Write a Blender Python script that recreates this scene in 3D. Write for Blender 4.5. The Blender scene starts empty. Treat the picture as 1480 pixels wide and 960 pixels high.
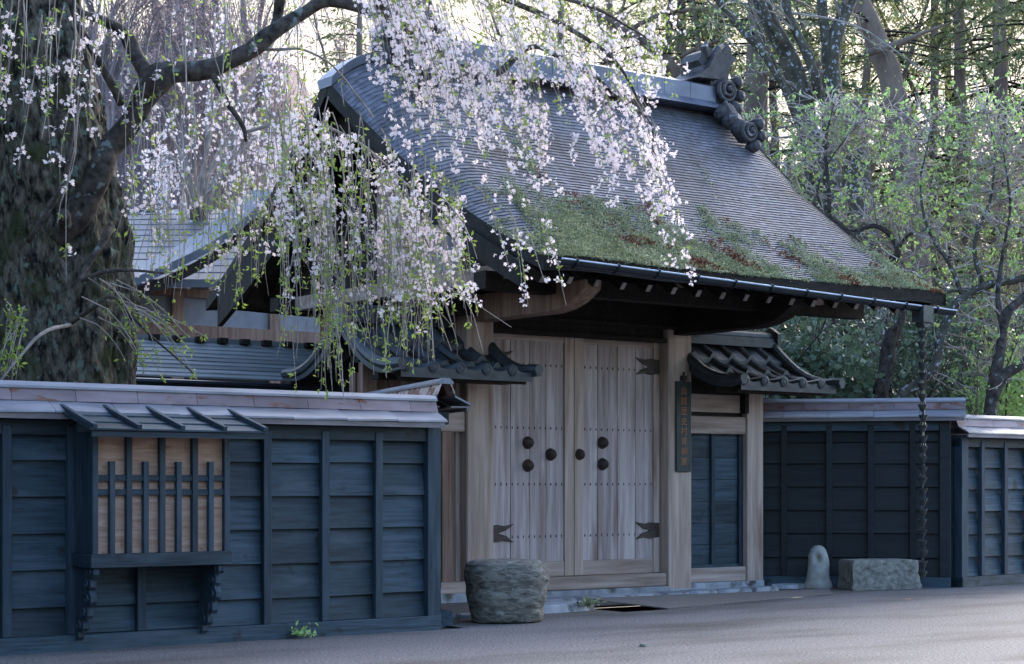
import bpy, math, random
import numpy as np
from mathutils import Vector, Matrix, noise
random.seed(7)
rng = np.random.default_rng(11)
R = math.radians
sc = bpy.context.scene
col = sc.collection

# ------------------------------------------------------------------ camera
F = 2600.0                      # focal length in photo pixels (1480 wide)
TH = R(36.9)                    # camera heading, to the right of the street's normal
CS, SN = math.cos(TH), math.sin(TH)
EYE = 1.15
HZ = 700.0                      # horizon row in the photo
cam_d = bpy.data.cameras.new('camera')
cam = bpy.data.objects.new('camera', cam_d); col.objects.link(cam)
cam.location = (0, 0, EYE); cam.rotation_euler = (R(90), 0, -TH)
cam_d.sensor_width = 36; cam_d.lens = 36*F/1480
cam_d.shift_y = (HZ-480)/1480
cam_d.clip_start = 0.05; cam_d.clip_end = 2000
sc.camera = cam

# ------------------------------------------------------------------ sky, sun, exposure
SUN_EL, SUN_AZ = R(22), R(64)   # azimuth from +Y towards +X : low, down the street to the right, behind the wood
w = bpy.data.worlds.new('World'); sc.world = w; w.use_nodes = True
nt = w.node_tree; nt.nodes.clear()
sky = nt.nodes.new('ShaderNodeTexSky'); sky.sky_type = 'NISHITA'
sky.sun_disc = False; sky.sun_elevation = SUN_EL; sky.sun_rotation = SUN_AZ
sky.air_density = 1.0; sky.dust_density = 3.5; sky.ozone_density = 3.0
bg = nt.nodes.new('ShaderNodeBackground'); bg.inputs['Strength'].default_value = 0.15
wo = nt.nodes.new('ShaderNodeOutputWorld')
# thin cream cloud low in front, over the wood
def wn(op, *ins):
    n = nt.nodes.new('ShaderNodeVectorMath' if op == 'DOT_PRODUCT' else 'ShaderNodeMath'); n.operation = op
    for k, v in enumerate(ins):
        if hasattr(v, 'links'): nt.links.new(v, n.inputs[k])
        else: n.inputs[k].default_value = v
    return n.outputs['Value']
def wmap(x, a0, a1):
    n = nt.nodes.new('ShaderNodeMapRange'); n.interpolation_type = 'SMOOTHSTEP'; nt.links.new(x, n.inputs['Value'])
    n.inputs['From Min'].default_value = a0; n.inputs['From Max'].default_value = a1; return n.outputs['Result']
wtc = nt.nodes.new('ShaderNodeTexCoord'); wsp = nt.nodes.new('ShaderNodeSeparateXYZ'); nt.links.new(wtc.outputs['Generated'], wsp.inputs[0])
wnz = nt.nodes.new('ShaderNodeTexNoise'); wnz.inputs['Scale'].default_value = 3.5; wnz.inputs['Detail'].default_value = 6; nt.links.new(wtc.outputs['Generated'], wnz.inputs['Vector'])
wel = wn('MULTIPLY_ADD', wnz.outputs['Fac'], -.25, wsp.outputs['Z'])
low = wn('SUBTRACT', 1.0, wmap(wel, .18, .42))
fwd = wmap(wn('DOT_PRODUCT', wtc.outputs['Generated'], (.40, .88, .25)), .70, .84)
wmx = nt.nodes.new('ShaderNodeMix'); wmx.data_type = 'RGBA'; wmx.inputs['B'].default_value = (1.85, 1.72, 1.50, 1)
nt.links.new(wn('MULTIPLY', low, fwd), wmx.inputs['Factor']); nt.links.new(sky.outputs[0], wmx.inputs['A']); nt.links.new(wmx.outputs['Result'], bg.inputs[0]); nt.links.new(bg.outputs[0], wo.inputs[0])
sd = bpy.data.lights.new('sun', 'SUN'); sun = bpy.data.objects.new('sun', sd); col.objects.link(sun)
sd.energy = 0.5; sd.angle = R(30); sd.color = (1.0, 0.96, 0.92)
sun.location = (0, 0, 30)
sdir = Vector((math.sin(SUN_AZ)*math.cos(SUN_EL), math.cos(SUN_AZ)*math.cos(SUN_EL), math.sin(SUN_EL)))
sun.rotation_euler = sdir.to_track_quat('Z', 'Y').to_euler()
sc.view_settings.view_transform = 'Standard'; sc.view_settings.look = 'None'
sc.view_settings.gamma = 1; sc.view_settings.exposure = 2.52
sc.cycles.max_bounces = 8; sc.cycles.transparent_max_bounces = 8

# ------------------------------------------------------------------ helpers
def D(px, py, z):               # photo pixel at distance z along the view axis -> point
    lat = (px-740)/F*z; up = (HZ-py)/F*z
    return Vector((z*SN+lat*CS, z*CS-lat*SN, EYE+up))
def Yp(px, py, Y):              # photo pixel on the plane y = Y
    a = (px-740)/F; k = Y/(CS-a*SN)
    return D(px, py, k)
def proj(x, y, z):              # numpy arrays -> photo pixels
    d = x*SN+y*CS; lat = x*CS-y*SN
    return 740+F*lat/d, HZ-F*(z-EYE)/d

OFF = {}
def tag(o, label=None, cat=None, group=None, kind=None):
    if label: o['label'] = label
    if cat: o['category'] = cat
    if group: o['group'] = group
    if kind: o['kind'] = kind
    return o
def thing(name, label, cat, loc=(0, 0, 0), rz=0.0, group=None, local=False):
    o = bpy.data.objects.new(name, None); col.objects.link(o)
    o.empty_display_size = 0.2
    o.location = loc; o.rotation_euler = (0, 0, rz)
    OFF[o] = Vector((0, 0, 0)) if local else Vector(loc)
    return tag(o, label, cat, group)
def link(name, me, m, parent, smooth, bevel):
    me.materials.append(m)
    if smooth:
        me.polygons.foreach_set('use_smooth', np.ones(len(me.polygons), dtype=bool))
    o = bpy.data.objects.new(name, me); col.objects.link(o)
    if parent is not None:
        o.parent = parent; OFF[o] = OFF[parent]
    if bevel:
        b = o.modifiers.new('bevel', 'BEVEL'); b.width = bevel; b.segments = 1; b.limit_method = 'ANGLE'
    return o

class MB:
    def __init__(s): s.v = []; s.f = []; s.t = []
    def add(s, vs, fs, tone=None):
        n = len(s.v); tone = random.random() if tone is None else tone
        s.v.extend([tuple(p) for p in vs])
        for f in fs: s.f.append(tuple(i+n for i in f)); s.t.append(tone)
    def box(s, x0, x1, y0, y1, z0, z1, tone=None):
        s.add([(x0,y0,z0),(x1,y0,z0),(x1,y1,z0),(x0,y1,z0),(x0,y0,z1),(x1,y0,z1),(x1,y1,z1),(x0,y1,z1)],
              [(0,3,2,1),(4,5,6,7),(0,1,5,4),(1,2,6,5),(2,3,7,6),(3,0,4,7)], tone)
    def bar(s, a, b, wd, ht, up=(0,0,1), tone=None):     # bar from a to b; a, b on its centre line
        a, b = Vector(a), Vector(b); d = (b-a).normalized(); up = Vector(up)
        sd_ = d.cross(up).normalized(); u = sd_.cross(d).normalized()
        q = [sd_*(-wd/2)+u*(-ht/2), sd_*(wd/2)+u*(-ht/2), sd_*(wd/2)+u*(ht/2), sd_*(-wd/2)+u*(ht/2)]
        s.add([a+p for p in q]+[b+p for p in q],
              [(0,3,2,1),(4,5,6,7),(0,1,5,4),(1,2,6,5),(2,3,7,6),(3,0,4,7)][::1], tone)
    def extr(s, outline, fn, tone=None):                 # fn(a, b, k) k = 0, 1
        n = len(outline)
        vs = [fn(a, b, 0) for a, b in outline]+[fn(a, b, 1) for a, b in outline]
        fs = [tuple(range(n)), tuple(range(2*n-1, n-1, -1))]+[(i, i+n, (i+1) % n+n, (i+1) % n) for i in range(n)]
        s.add(vs, fs, tone)
    def tube(s, pts, rad, n=6, tone=None, cap=True):
        pts = [Vector(p) for p in pts]; m = len(pts)
        if not hasattr(rad, '__len__'): rad = [rad]*m
        vs = []; ref = None
        for i, p in enumerate(pts):
            d = (pts[min(i+1, m-1)]-pts[max(i-1, 0)])
            if d.length < 1e-9: d = Vector((0, 0, 1))
            d.normalize()
            if ref is None: ref = Vector((0, 1, 0)) if abs(d.y) < .8 else Vector((1, 0, 0))
            a = ref-d*ref.dot(d)
            if a.length < 1e-3: a = d.cross(Vector((.3, .5, .8)))
            a.normalize(); b = d.cross(a); ref = a
            for k in range(n):
                t = 2*math.pi*k/n
                vs.append(p+(a*math.cos(t)+b*math.sin(t))*rad[i])
        fs = []
        for i in range(m-1):
            for k in range(n):
                fs.append((i*n+k, i*n+(k+1) % n, (i+1)*n+(k+1) % n, (i+1)*n+k))
        if cap: fs += [tuple(range(n-1, -1, -1)), tuple((m-1)*n+k for k in range(n))]
        s.add(vs, fs, tone)
    def grid(s, fn, nu, nv, tone=None, tonefn=None):
        n = len(s.v)
        for j in range(nv+1):
            for i in range(nu+1): s.v.append(tuple(fn(i/nu, j/nv)))
        t0 = random.random() if tone is None else tone
        for j in range(nv):
            for i in range(nu):
                a = n+j*(nu+1)+i
                s.f.append((a, a+1, a+nu+2, a+nu+1)); s.t.append(tonefn(i, j) if tonefn else t0)
    def lathe(s, prof, n, fn, tone=None):                # fn(r*cos, r*sin, h)
        vs = []; fs = []; m = len(prof)
        for r, h in prof:
            for k in range(n):
                t = 2*math.pi*k/n; vs.append(fn(r*math.cos(t), r*math.sin(t), h))
        for i in range(m-1):
            for k in range(n): fs.append((i*n+k, i*n+(k+1) % n, (i+1)*n+(k+1) % n, (i+1)*n+k))
        fs += [tuple(range(n-1, -1, -1)), tuple((m-1)*n+k for k in range(n))]
        s.add(vs, fs, tone)
    def build(s, name, m, parent=None, bevel=0, smooth=False):
        v = np.array(s.v, dtype=float).reshape(-1, 3)
        if parent is not None: v = v-np.array(OFF[parent])
        else:
            o0 = np.array([(v[:,0].min()+v[:,0].max())/2, (v[:,1].min()+v[:,1].max())/2, v[:,2].min()]); v = v-o0
        me = bpy.data.meshes.new(name); me.from_pydata(v.tolist(), [], s.f)
        at = me.attributes.new('tone', 'FLOAT', 'FACE'); at.data.foreach_set('value', np.array(s.t, dtype=np.float32))
        o = link(name, me, m, parent, smooth, bevel)
        if parent is None: o.location = o0; OFF[o] = Vector(o0)
        return o

class Bulk:                                              # many copies of one small leaf or petal face set
    def __init__(s): s.V = []; s.Fc = []; s.T = []; s.n = 0
    def add(s, V, faces, tone):                          # V (N,k,3), faces list of quads, tone (N,)
        N, k, _ = V.shape
        if N == 0: return
        fa = np.array(faces)[None]+(np.arange(N)*k)[:, None, None]+s.n
        s.V.append(V.reshape(-1, 3)); s.Fc.append(fa.reshape(-1, 4)); s.T.append(np.repeat(tone, len(faces))); s.n += N*k
    def build(s, name, m, parent=None, smooth=False):
        V = np.concatenate(s.V); Fq = np.concatenate(s.Fc); T = np.concatenate(s.T).astype(np.float32)
        if parent is not None: V = V-np.array(OFF[parent]); o0 = None
        else: o0 = V.mean(0); o0[2] = V[:,2].min(); V = V-o0
        me = bpy.data.meshes.new(name)
        me.vertices.add(len(V)); me.vertices.foreach_set('co', V.astype(np.float32).ravel())
        me.loops.add(Fq.size); me.loops.foreach_set('vertex_index', Fq.astype(np.int32).ravel())
        me.polygons.add(len(Fq)); me.polygons.foreach_set('loop_start', np.arange(0, Fq.size, 4, dtype=np.int32))
        me.update(calc_edges=True)
        at = me.attributes.new('tone', 'FLOAT', 'FACE'); at.data.foreach_set('value', T)
        o = link(name, me, m, parent, smooth, 0)
        if o0 is not None: o.location = o0; OFF[o] = Vector(o0)
        return o
def frames(N, bias=None, bw=0.0):                        # random orthonormal frames
    n = rng.normal(size=(N, 3))
    if bias is not None: n = n/np.linalg.norm(n, axis=1, keepdims=True)+np.array(bias)*bw
    n /= np.linalg.norm(n, axis=1, keepdims=True)
    a = rng.normal(size=(N, 3)); a -= n*(a*n).sum(1, keepdims=True); a /= np.linalg.norm(a, axis=1, keepdims=True)
    return a, np.cross(n, a), n
PET = [(0.0, 0.0, 0.0)]
PF = []
for k in range(5):
    t = 2*math.pi*k/5
    for da, r, h in ((-.5, .66, .12), (0, 1.0, .3), (.5, .66, .12)):
        PET.append((r*math.cos(t+da), r*math.sin(t+da), h))
    PF.append((0, 1+3*k, 2+3*k, 3+3*k))
PET = np.array(PET)
def flowers(bk, P, r, bias=(-.35, -.7, -.2), bw=.7):
    P = np.asarray(P)
    if len(P) == 0: return
    a, b, n = frames(len(P), bias, bw); rr = r*rng.uniform(.7, 1.2, len(P))
    V = P[:, None]+rr[:, None, None]*(PET[None, :, 0:1]*a[:, None]+PET[None, :, 1:2]*b[:, None]+PET[None, :, 2:3]*n[:, None])
    bk.add(V, PF, rng.random(len(P)))
LF = np.array([(0, 0, 0), (.25, .5, .1), (0, 1, -.05), (-.25, .5, .1)])
def leaves(bk, P, L, aim=None, aw=0.0, tone=None, wide=1.0):   # long diamond leaves; aim biases the long axis
    P = np.asarray(P)
    if len(P) == 0: return
    N = len(P); b = rng.normal(size=(N, 3)); b /= np.linalg.norm(b, axis=1, keepdims=True)
    if aim is not None: b = b+np.asarray(aim)*aw; b /= np.linalg.norm(b, axis=1, keepdims=True)
    a = rng.normal(size=(N, 3)); a -= b*(a*b).sum(1, keepdims=True); a /= np.linalg.norm(a, axis=1, keepdims=True)
    n = np.cross(a, b); rr = np.asarray(L)*rng.uniform(.6, 1.25, N)
    V = P[:, None]+rr[:, None, None]*(wide*LF[None, :, 0:1]*a[:, None]+LF[None, :, 1:2]*b[:, None]+LF[None, :, 2:3]*n[:, None])
    bk.add(V, [(0, 1, 2, 3)], rng.random(N) if tone is None else tone)
def spline(pts, n):                                      # Catmull-Rom through tuples of any length
    P = np.array(pts, float); P = np.vstack([2*P[0]-P[1], P, 2*P[-1]-P[-2]]); out = []
    m = len(P)-3
    for i in range(m):
        for k in range(n):
            t = k/n; a, b, c, d = P[i:i+4]
            out.append(.5*((2*b)+(c-a)*t+(2*a-5*b+4*c-d)*t*t+(3*b-a-3*c+d)*t**3))
    out.append(P[-2]); return np.array(out)

# ------------------------------------------------------------------ materials (linear colours)
def mat(name, c1, c2, scale=(4, 4, 4), detail=6, rough=.7, bump=.2, bdist=.02, tone=.5, spec=.3, metal=0.0,
        spots=None, lo=.3, hi=.7, trans=0.0, bscale=None, coord='Object', dist=0.0, spots2=None):
    m = bpy.data.materials.new(name); m.use_nodes = True; t = m.node_tree; N = t.nodes; Lk = t.links
    bs = N['Principled BSDF']; out = N['Material Output']
    tc = N.new('ShaderNodeTexCoord'); mp = N.new('ShaderNodeMapping'); mp.inputs['Scale'].default_value = scale
    Lk.new(tc.outputs[coord], mp.inputs['Vector'])
    nz = N.new('ShaderNodeTexNoise'); nz.inputs['Scale'].default_value = 1; nz.inputs['Detail'].default_value = detail
    nz.inputs['Roughness'].default_value = .6; nz.inputs['Distortion'].default_value = dist
    Lk.new(mp.outputs[0], nz.inputs['Vector'])
    rp = N.new('ShaderNodeValToRGB'); e = rp.color_ramp.elements
    e[0].position = lo; e[1].position = hi; e[0].color = (*c1, 1); e[1].color = (*c2, 1)
    Lk.new(nz.outputs['Fac'], rp.inputs[0]); c = rp.outputs[0]
    at = N.new('ShaderNodeAttribute'); at.attribute_name = 'tone'
    ma = N.new('ShaderNodeMath'); ma.operation = 'MULTIPLY_ADD'; ma.inputs[1].default_value = tone; ma.inputs[2].default_value = 1-tone/2
    Lk.new(at.outputs['Fac'], ma.inputs[0])
    vm = N.new('ShaderNodeVectorMath'); vm.operation = 'SCALE'
    Lk.new(c, vm.inputs[0]); Lk.new(ma.outputs[0], vm.inputs['Scale']); c = vm.outputs[0]
    for sp in (spots, spots2):
        if sp:                                           # (colour, scale, threshold, width)
            n2 = N.new('ShaderNodeTexNoise'); n2.inputs['Detail'].default_value = 5
            if isinstance(sp[1], tuple):
                n2.inputs['Scale'].default_value = 1; mq = N.new('ShaderNodeMapping'); mq.inputs['Scale'].default_value = sp[1]
                Lk.new(tc.outputs[coord], mq.inputs['Vector']); Lk.new(mq.outputs[0], n2.inputs['Vector'])
            else:
                n2.inputs['Scale'].default_value = sp[1]; Lk.new(tc.outputs[coord], n2.inputs['Vector'])
            mr = N.new('ShaderNodeMapRange'); mr.inputs['From Min'].default_value = sp[2]; mr.inputs['From Max'].default_value = sp[2]+sp[3]
            Lk.new(n2.outputs['Fac'], mr.inputs['Value'])
            mx = N.new('ShaderNodeMix'); mx.data_type = 'RGBA'; mx.inputs['B'].default_value = (*sp[0], 1)
            Lk.new(mr.outputs[0], mx.inputs['Factor']); Lk.new(c, mx.inputs['A']); c = mx.outputs['Result']
    Lk.new(c, bs.inputs['Base Color'])
    bs.inputs['Roughness'].default_value = rough; bs.inputs['Specular IOR Level'].default_value = spec
    bs.inputs['Metallic'].default_value = metal
    if bump:
        bz = nz
        if bscale:
            bz = N.new('ShaderNodeTexNoise'); bz.inputs['Scale'].default_value = 1; bz.inputs['Detail'].default_value = 7
            mb_ = N.new('ShaderNodeMapping'); mb_.inputs['Scale'].default_value = bscale
            Lk.new(tc.outputs[coord], mb_.inputs['Vector']); Lk.new(mb_.outputs[0], bz.inputs['Vector'])
        bp = N.new('ShaderNodeBump'); bp.inputs['Strength'].default_value = bump; bp.inputs['Distance'].default_value = bdist
        Lk.new(bz.outputs['Fac'], bp.inputs['Height']); Lk.new(bp.outputs[0], bs.inputs['Normal'])
    if trans:
        tr = N.new('ShaderNodeBsdfTranslucent'); Lk.new(c, tr.inputs['Color'])
        ms = N.new('ShaderNodeMixShader'); ms.inputs[0].default_value = trans
        Lk.new(bs.outputs[0], ms.inputs[1]); Lk.new(tr.outputs[0], ms.inputs[2]); Lk.new(ms.outputs[0], out.inputs['Surface'])
    return m
M = {}
M['black_wood'] = mat('black_stained_wood', (.006, .017, .026), (.036, .063, .086), (2.6, 38, 38), detail=9, rough=.58, bump=.6, bdist=.008, tone=.85, spec=.35,
                      spots=((.075, .10, .125), (1.0, 5, 5), .56, .2), spots2=((.012, .016, .02), 5, .62, .08))
M['black_post'] = mat('black_stained_post', (.008, .018, .028), (.034, .056, .078), (24, 24, 2.0), rough=.62, bump=.35, bdist=.006, tone=.4, spec=.35,
                      spots=((.065, .082, .098), (9, 9, 1.0), .58, .2))
M['shaded_wood'] = mat('shaded_black_wood', (.004, .006, .008), (.014, .018, .021), (2.0, 22, 22), detail=8, rough=.6, bump=.5, bdist=.008, tone=.7, spec=.3)  # darker copy of the black wood: the angled fences' shade put into colour
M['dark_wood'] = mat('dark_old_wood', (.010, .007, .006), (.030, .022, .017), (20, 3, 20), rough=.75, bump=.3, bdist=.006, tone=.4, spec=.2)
M['tip_white'] = mat('pale_rafter_end', (.22, .2, .18), (.42, .39, .35), (14, 14, 14), tone=.5)
M['door_wood'] = mat('weathered_door_wood', (.23, .175, .165), (.53, .445, .425), (17, 17, .9), detail=9, rough=.75, bump=.35, bdist=.005, tone=.42, spec=.2,
                     spots=((.22, .15, .12), (6, 6, .7), .56, .18), dist=.4)
M['post_wood'] = mat('weathered_post_wood', (.27, .19, .15), (.54, .425, .36), (12, 12, .7), detail=9, rough=.75, bump=.4, bdist=.006, tone=.3, spec=.2,
                     spots=((.17, .09, .06), (6, 6, .8), .56, .2), dist=.5)
M['beam_wood'] = mat('weathered_beam_wood', (.19, .13, .10), (.46, .36, .31), (1.0, 14, 14), detail=8, rough=.75, bump=.35, bdist=.005, tone=.3, spec=.2)
M['brown_plank'] = mat('brown_plank', (.13, .075, .055), (.3, .2, .155), (22, 22, 1.2), rough=.8, bump=.3, bdist=.005, tone=.6, spec=.2)
M['metal_cap'] = mat('pale_coping_metal', (.17, .175, .205), (.29, .295, .34), (3, 14, 14), rough=.42, bump=.12, bdist=.003, tone=.25, spec=.5, metal=.25,
                     spots=((.25, .19, .17), (2, 6, 6), .62, .12))
M['rust_riser'] = mat('rusting_coping_strip', (.16, .115, .12), (.26, .205, .22), (3, 12, 12), rough=.6, bump=.15, bdist=.003, tone=.35, spec=.4, metal=.1,
                      spots=((.17, .065, .035), (5, 5, 16), .6, .07))
M['rust_heavy'] = mat('rusted_coping_strip', (.40, .29, .26), (.55, .44, .42), (3, 12, 12), rough=.6, bump=.15, bdist=.003, tone=.35, spec=.4,
                      spots=((.15, .05, .03), (9, 9, 9), .5, .06))
M['fascia'] = mat('coping_fascia_wood', (.12, .10, .10), (.27, .24, .24), (2, 20, 20), rough=.7, tone=.4)
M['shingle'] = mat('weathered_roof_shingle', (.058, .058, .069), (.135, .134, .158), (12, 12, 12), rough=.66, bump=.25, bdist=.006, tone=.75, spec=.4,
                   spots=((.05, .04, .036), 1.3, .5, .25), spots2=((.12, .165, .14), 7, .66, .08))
M['roof_black'] = mat('black_roof_edge', (.012, .011, .010), (.035, .03, .026), (10, 10, 10), rough=.8, tone=.5)  # near-black slab and edges under the shingles
M['bark_edge'] = mat('verge_board_wood', (.006, .005, .0045), (.022, .018, .015), (3, 14, 3), rough=.75, tone=.4)
M['ridge_metal'] = mat('blue_grey_ridge_metal', (.085, .095, .13), (.15, .165, .215), (2, 3, 3), rough=.38, bump=.06, tone=.25, spec=.5, metal=.35)
M['clay'] = mat('dark_ornament_clay', (.024, .023, .025), (.075, .07, .073), (9, 9, 9), rough=.55, bump=.25, tone=.3,
                spots=((.28, .26, .28), 6, .63, .06))
M['tile'] = mat('grey_black_roof_tile', (.018, .023, .028), (.055, .066, .075), (7, 7, 7), rough=.48, bump=.15, tone=.5, spec=.45,
                spots=((.07, .085, .065), 3, .64, .12))
M['moss'] = mat('roof_moss', (.20, .235, .12), (.42, .44, .28), (3, 3, 3), rough=.9, bump=0, tone=.9, trans=.2)
M['litter'] = mat('rusty_dead_leaves', (.15, .05, .025), (.26, .12, .06), (5, 5, 5), rough=.9, bump=0, tone=.8)
M['gutter'] = mat('blue_grey_gutter_metal', (.014, .018, .023), (.03, .037, .045), (6, 6, 6), rough=.35, bump=.05, tone=.2, metal=.4)
M['gutter_rim'] = mat('pale_blue_gutter_rim', (.24, .32, .42), (.36, .44, .55), (6, 6, 6), rough=.4, bump=0, tone=.1, metal=.3)
M['chain'] = mat('dark_chain_bronze', (.03, .035, .035), (.09, .1, .1), (12, 12, 12), rough=.5, tone=.5, metal=.5)
M['iron'] = mat('rusted_iron', (.028, .020, .018), (.085, .058, .048), (25, 25, 25), rough=.6, bump=.3, bdist=.003, tone=.3, metal=.3, spec=.4)
M['plaster'] = mat('grey_white_plaster', (.19, .19, .205), (.28, .28, .305), (3, 3, 3), rough=.85, tone=.2)
M['paper'] = mat('aged_panel_board', (.29, .165, .11), (.52, .355, .27), (4, 4, 34), detail=8, rough=.8, bump=.2, tone=.2, dist=.6,
                 spots=((.27, .13, .07), (9, 9, 14), .6, .12))
M['sign'] = mat('dark_green_sign_board', (.022, .028, .026), (.05, .06, .055), (20, 20, 3), rough=.55, tone=.2)
M['sign_ink'] = mat('faded_red_lettering', (.30, .12, .055), (.42, .18, .09), (9, 9, 9), rough=.6, tone=.1, bump=0)
M['stone'] = mat('brown_grey_stone', (.06, .054, .046), (.27, .25, .215), (11, 11, 30), detail=12, rough=.92, bump=1.0, bdist=.03, tone=.2, dist=.5,
                 spots=((.06, .06, .055), (3, 3, 9), .6, .12), spots2=((.27, .28, .24), 14, .64, .06))
M['stone_pale'] = mat('pale_cut_stone', (.10, .095, .08), (.31, .295, .26), (17, 17, 22), detail=11, rough=.88, bump=.9, bdist=.02, tone=.3,
                      spots=((.13, .12, .10), 5, .6, .12))
M['bollard'] = mat('pale_bollard_stone', (.25, .24, .215), (.44, .43, .40), (9, 9, 9), detail=8, rough=.85, bump=.5, bdist=.012, tone=.2, spots=((.16, .15, .13), 6, .6, .12))
M['flag'] = mat('blue_grey_flagstone', (.20, .21, .235), (.40, .41, .44), (5, 5, 5), detail=8, rough=.7, bump=.5, bdist=.02, tone=.5,
                spots=((.09, .08, .07), 4, .58, .1))
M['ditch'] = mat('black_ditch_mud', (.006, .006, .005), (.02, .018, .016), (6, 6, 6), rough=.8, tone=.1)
M['asphalt'] = mat('fine_gravel_asphalt', (.045, .041, .041), (.26, .243, .245), (48, 48, 48), detail=4, rough=.8, bump=.8, bdist=.012, tone=.1, lo=.32, hi=.7,
                   spots=((.052, .044, .041), (.45, 1.5, 1), .46, .30), spots2=((.36, .34, .33), 55, .65, .04))
M['earth'] = mat('packed_dark_earth', (.075, .06, .05), (.17, .145, .13), (30, 30, 30), detail=6, rough=.9, bump=.6, bdist=.01, tone=.2,
                 spots=((.20, .19, .19), 2.2, .58, .14))
M['ground'] = mat('woodland_earth', (.05, .042, .03), (.13, .105, .075), (2, 2, 2), rough=.95, tone=.1)
M['hill'] = mat('hazy_litter_hill', (.10, .07, .065), (.22, .165, .165), (1.2, 1.2, 1.2), detail=9, rough=.95, tone=.1, bump=.6, bdist=.3)  # litter brown pushed towards purple-grey, standing in for distant haze
M['slab'] = mat('brown_ramp_slab', (.10, .085, .078), (.19, .168, .158), (60, 60, 60), detail=3, rough=.85, bump=.4, tone=.1,
                spots=((.14, .13, .125), 2, .5, .2))
M['bark'] = mat('mossy_cherry_bark', (.008, .007, .005), (.19, .165, .125), (20, 20, 9), detail=12, rough=.95, bump=1.0, bdist=.06, tone=.2, lo=.38, hi=.66,
                spots=((.14, .185, .15), (18, 18, 12), .605, .05), spots2=((.045, .05, .02), 2.6, .53, .14))
M['limb'] = mat('dark_cherry_limb_bark', (.010, .008, .007), (.11, .09, .078), (14, 14, 14), detail=9, rough=.9, bump=.8, bdist=.02, tone=.3,
                spots=((.16, .185, .175), 11, .62, .06))
M['twig'] = mat('grey_brown_twig', (.17, .145, .125), (.38, .33, .30), (8, 8, 8), rough=.8, bump=0, tone=.7)
M['twig_pale'] = mat('pale_pinkish_twig', (.16, .12, .105), (.55, .47, .43), (6, 6, 6), rough=.8, bump=0, tone=.8)
M['lichen_bark'] = mat('lichen_spotted_bark', (.035, .032, .024), (.11, .10, .075), (6, 6, 6), detail=8, rough=.9, bump=.7, bdist=.02, tone=.2,
                       spots=((.36, .37, .42), 17, .58, .06))
M['red_bark'] = mat('red_brown_bark', (.09, .065, .052), (.22, .165, .135), (5, 5, 1.5), detail=8, rough=.9, bump=.7, bdist=.03, tone=.2)
M['far_twig'] = mat('far_purplish_twig', (.11, .085, .09), (.24, .20, .21), (2, 2, 2), rough=.9, bump=0, tone=.6)
M['far_bud'] = mat('far_pinkish_bud', (.20, .155, .165), (.40, .33, .35), (2, 2, 2), rough=.9, bump=0, tone=.5, trans=.3)
M['blossom'] = mat('pale_pink_blossom', (.90, .76, .80), (.95, .88, .88), (3, 3, 3), rough=.6, bump=0, tone=.16, trans=.42)
M['young_leaf'] = mat('young_yellow_green_leaf', (.22, .34, .06), (.38, .46, .11), (3, 3, 3), rough=.5, bump=0, tone=.6, trans=.45)
M['bud_leaf'] = mat('fresh_green_bud', (.24, .42, .12), (.42, .58, .24), (3, 3, 3), rough=.5, bump=0, tone=.6, trans=.4)
M['needle'] = mat('conifer_needles', (.08, .11, .055), (.20, .24, .11), (.8, .8, .8), rough=.6, bump=0, tone=.9, trans=.35)  # needle colours lightened in place of haze over the wood
M['evergreen'] = mat('glossy_evergreen_leaf', (.07, .13, .085), (.19, .27, .17), (1.2, 1.2, 1.2), rough=.33, bump=0, tone=.9, trans=.2, spec=.6)
M['olive'] = mat('olive_wood_foliage', (.08, .085, .05), (.17, .165, .11), (.4, .4, .4), rough=.7, bump=0, tone=.9, trans=.25)
M['olive_leaf'] = mat('olive_spring_leaf', (.16, .19, .06), (.36, .37, .13), (.6, .6, .6), rough=.6, bump=0, tone=.8, trans=.4)
M['pale_metal_roof'] = mat('pale_blue_house_roof', (.055, .066, .085), (.095, .11, .14), (1, 3, 3), rough=.4, bump=.05, tone=.2, metal=.2)
M['grey_board'] = mat('grey_green_roof_board', (.10, .11, .11), (.24, .25, .25), (1.5, 26, 26), rough=.75, bump=.3, tone=.6)
def Xat(px, Y): return Yp(px, 700, Y).x
# ================================================================== THE SETTING
def sheet(name, pts, z, m):
    b = MB(); b.add([(x, y, z) for x, y in pts], [tuple(range(len(pts)))], .5)
    return tag(b.build(name, M[m]), kind='structure')
HX0, HX1, HY0, HY1 = 10.52, 13.8, 12.2, 13.02
gb_ = MB()
for x0, x1, y0, y1 in ((-400, HX0, -300, 600), (HX1, 500, -300, 600), (HX0, HX1, -300, HY0), (HX0, HX1, HY1, 600)):
    gb_.add([(x0, y0, -.012), (x1, y0, -.012), (x1, y1, -.012), (x0, y1, -.012)], [(0, 1, 2, 3)], .5)
tag(gb_.build('ground', M['ground']), kind='structure')
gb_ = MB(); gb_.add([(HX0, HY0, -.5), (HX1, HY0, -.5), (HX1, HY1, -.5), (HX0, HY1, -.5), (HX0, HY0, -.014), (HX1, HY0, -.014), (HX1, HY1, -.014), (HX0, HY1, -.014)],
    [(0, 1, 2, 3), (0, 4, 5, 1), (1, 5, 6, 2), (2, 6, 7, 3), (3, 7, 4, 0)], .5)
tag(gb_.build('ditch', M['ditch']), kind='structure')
EDGE = [(-30, 11.66), (8.3, 11.66), (8.32, 11.98), (8.9, 12.2), (9.7, 12.29), (10.5, 12.27), (11.0, 12.3), (12.2, 12.6), (13.9, 12.93), (15.0, 13.0), (15.85, 12.99), (16.0, 12.94), (60, 13.8)]
ed = [(x, y) for x, y in EDGE]
sheet('road', [(-30, -25), (60, -25)]+ed[::-1], 0.006, 'asphalt')
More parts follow.
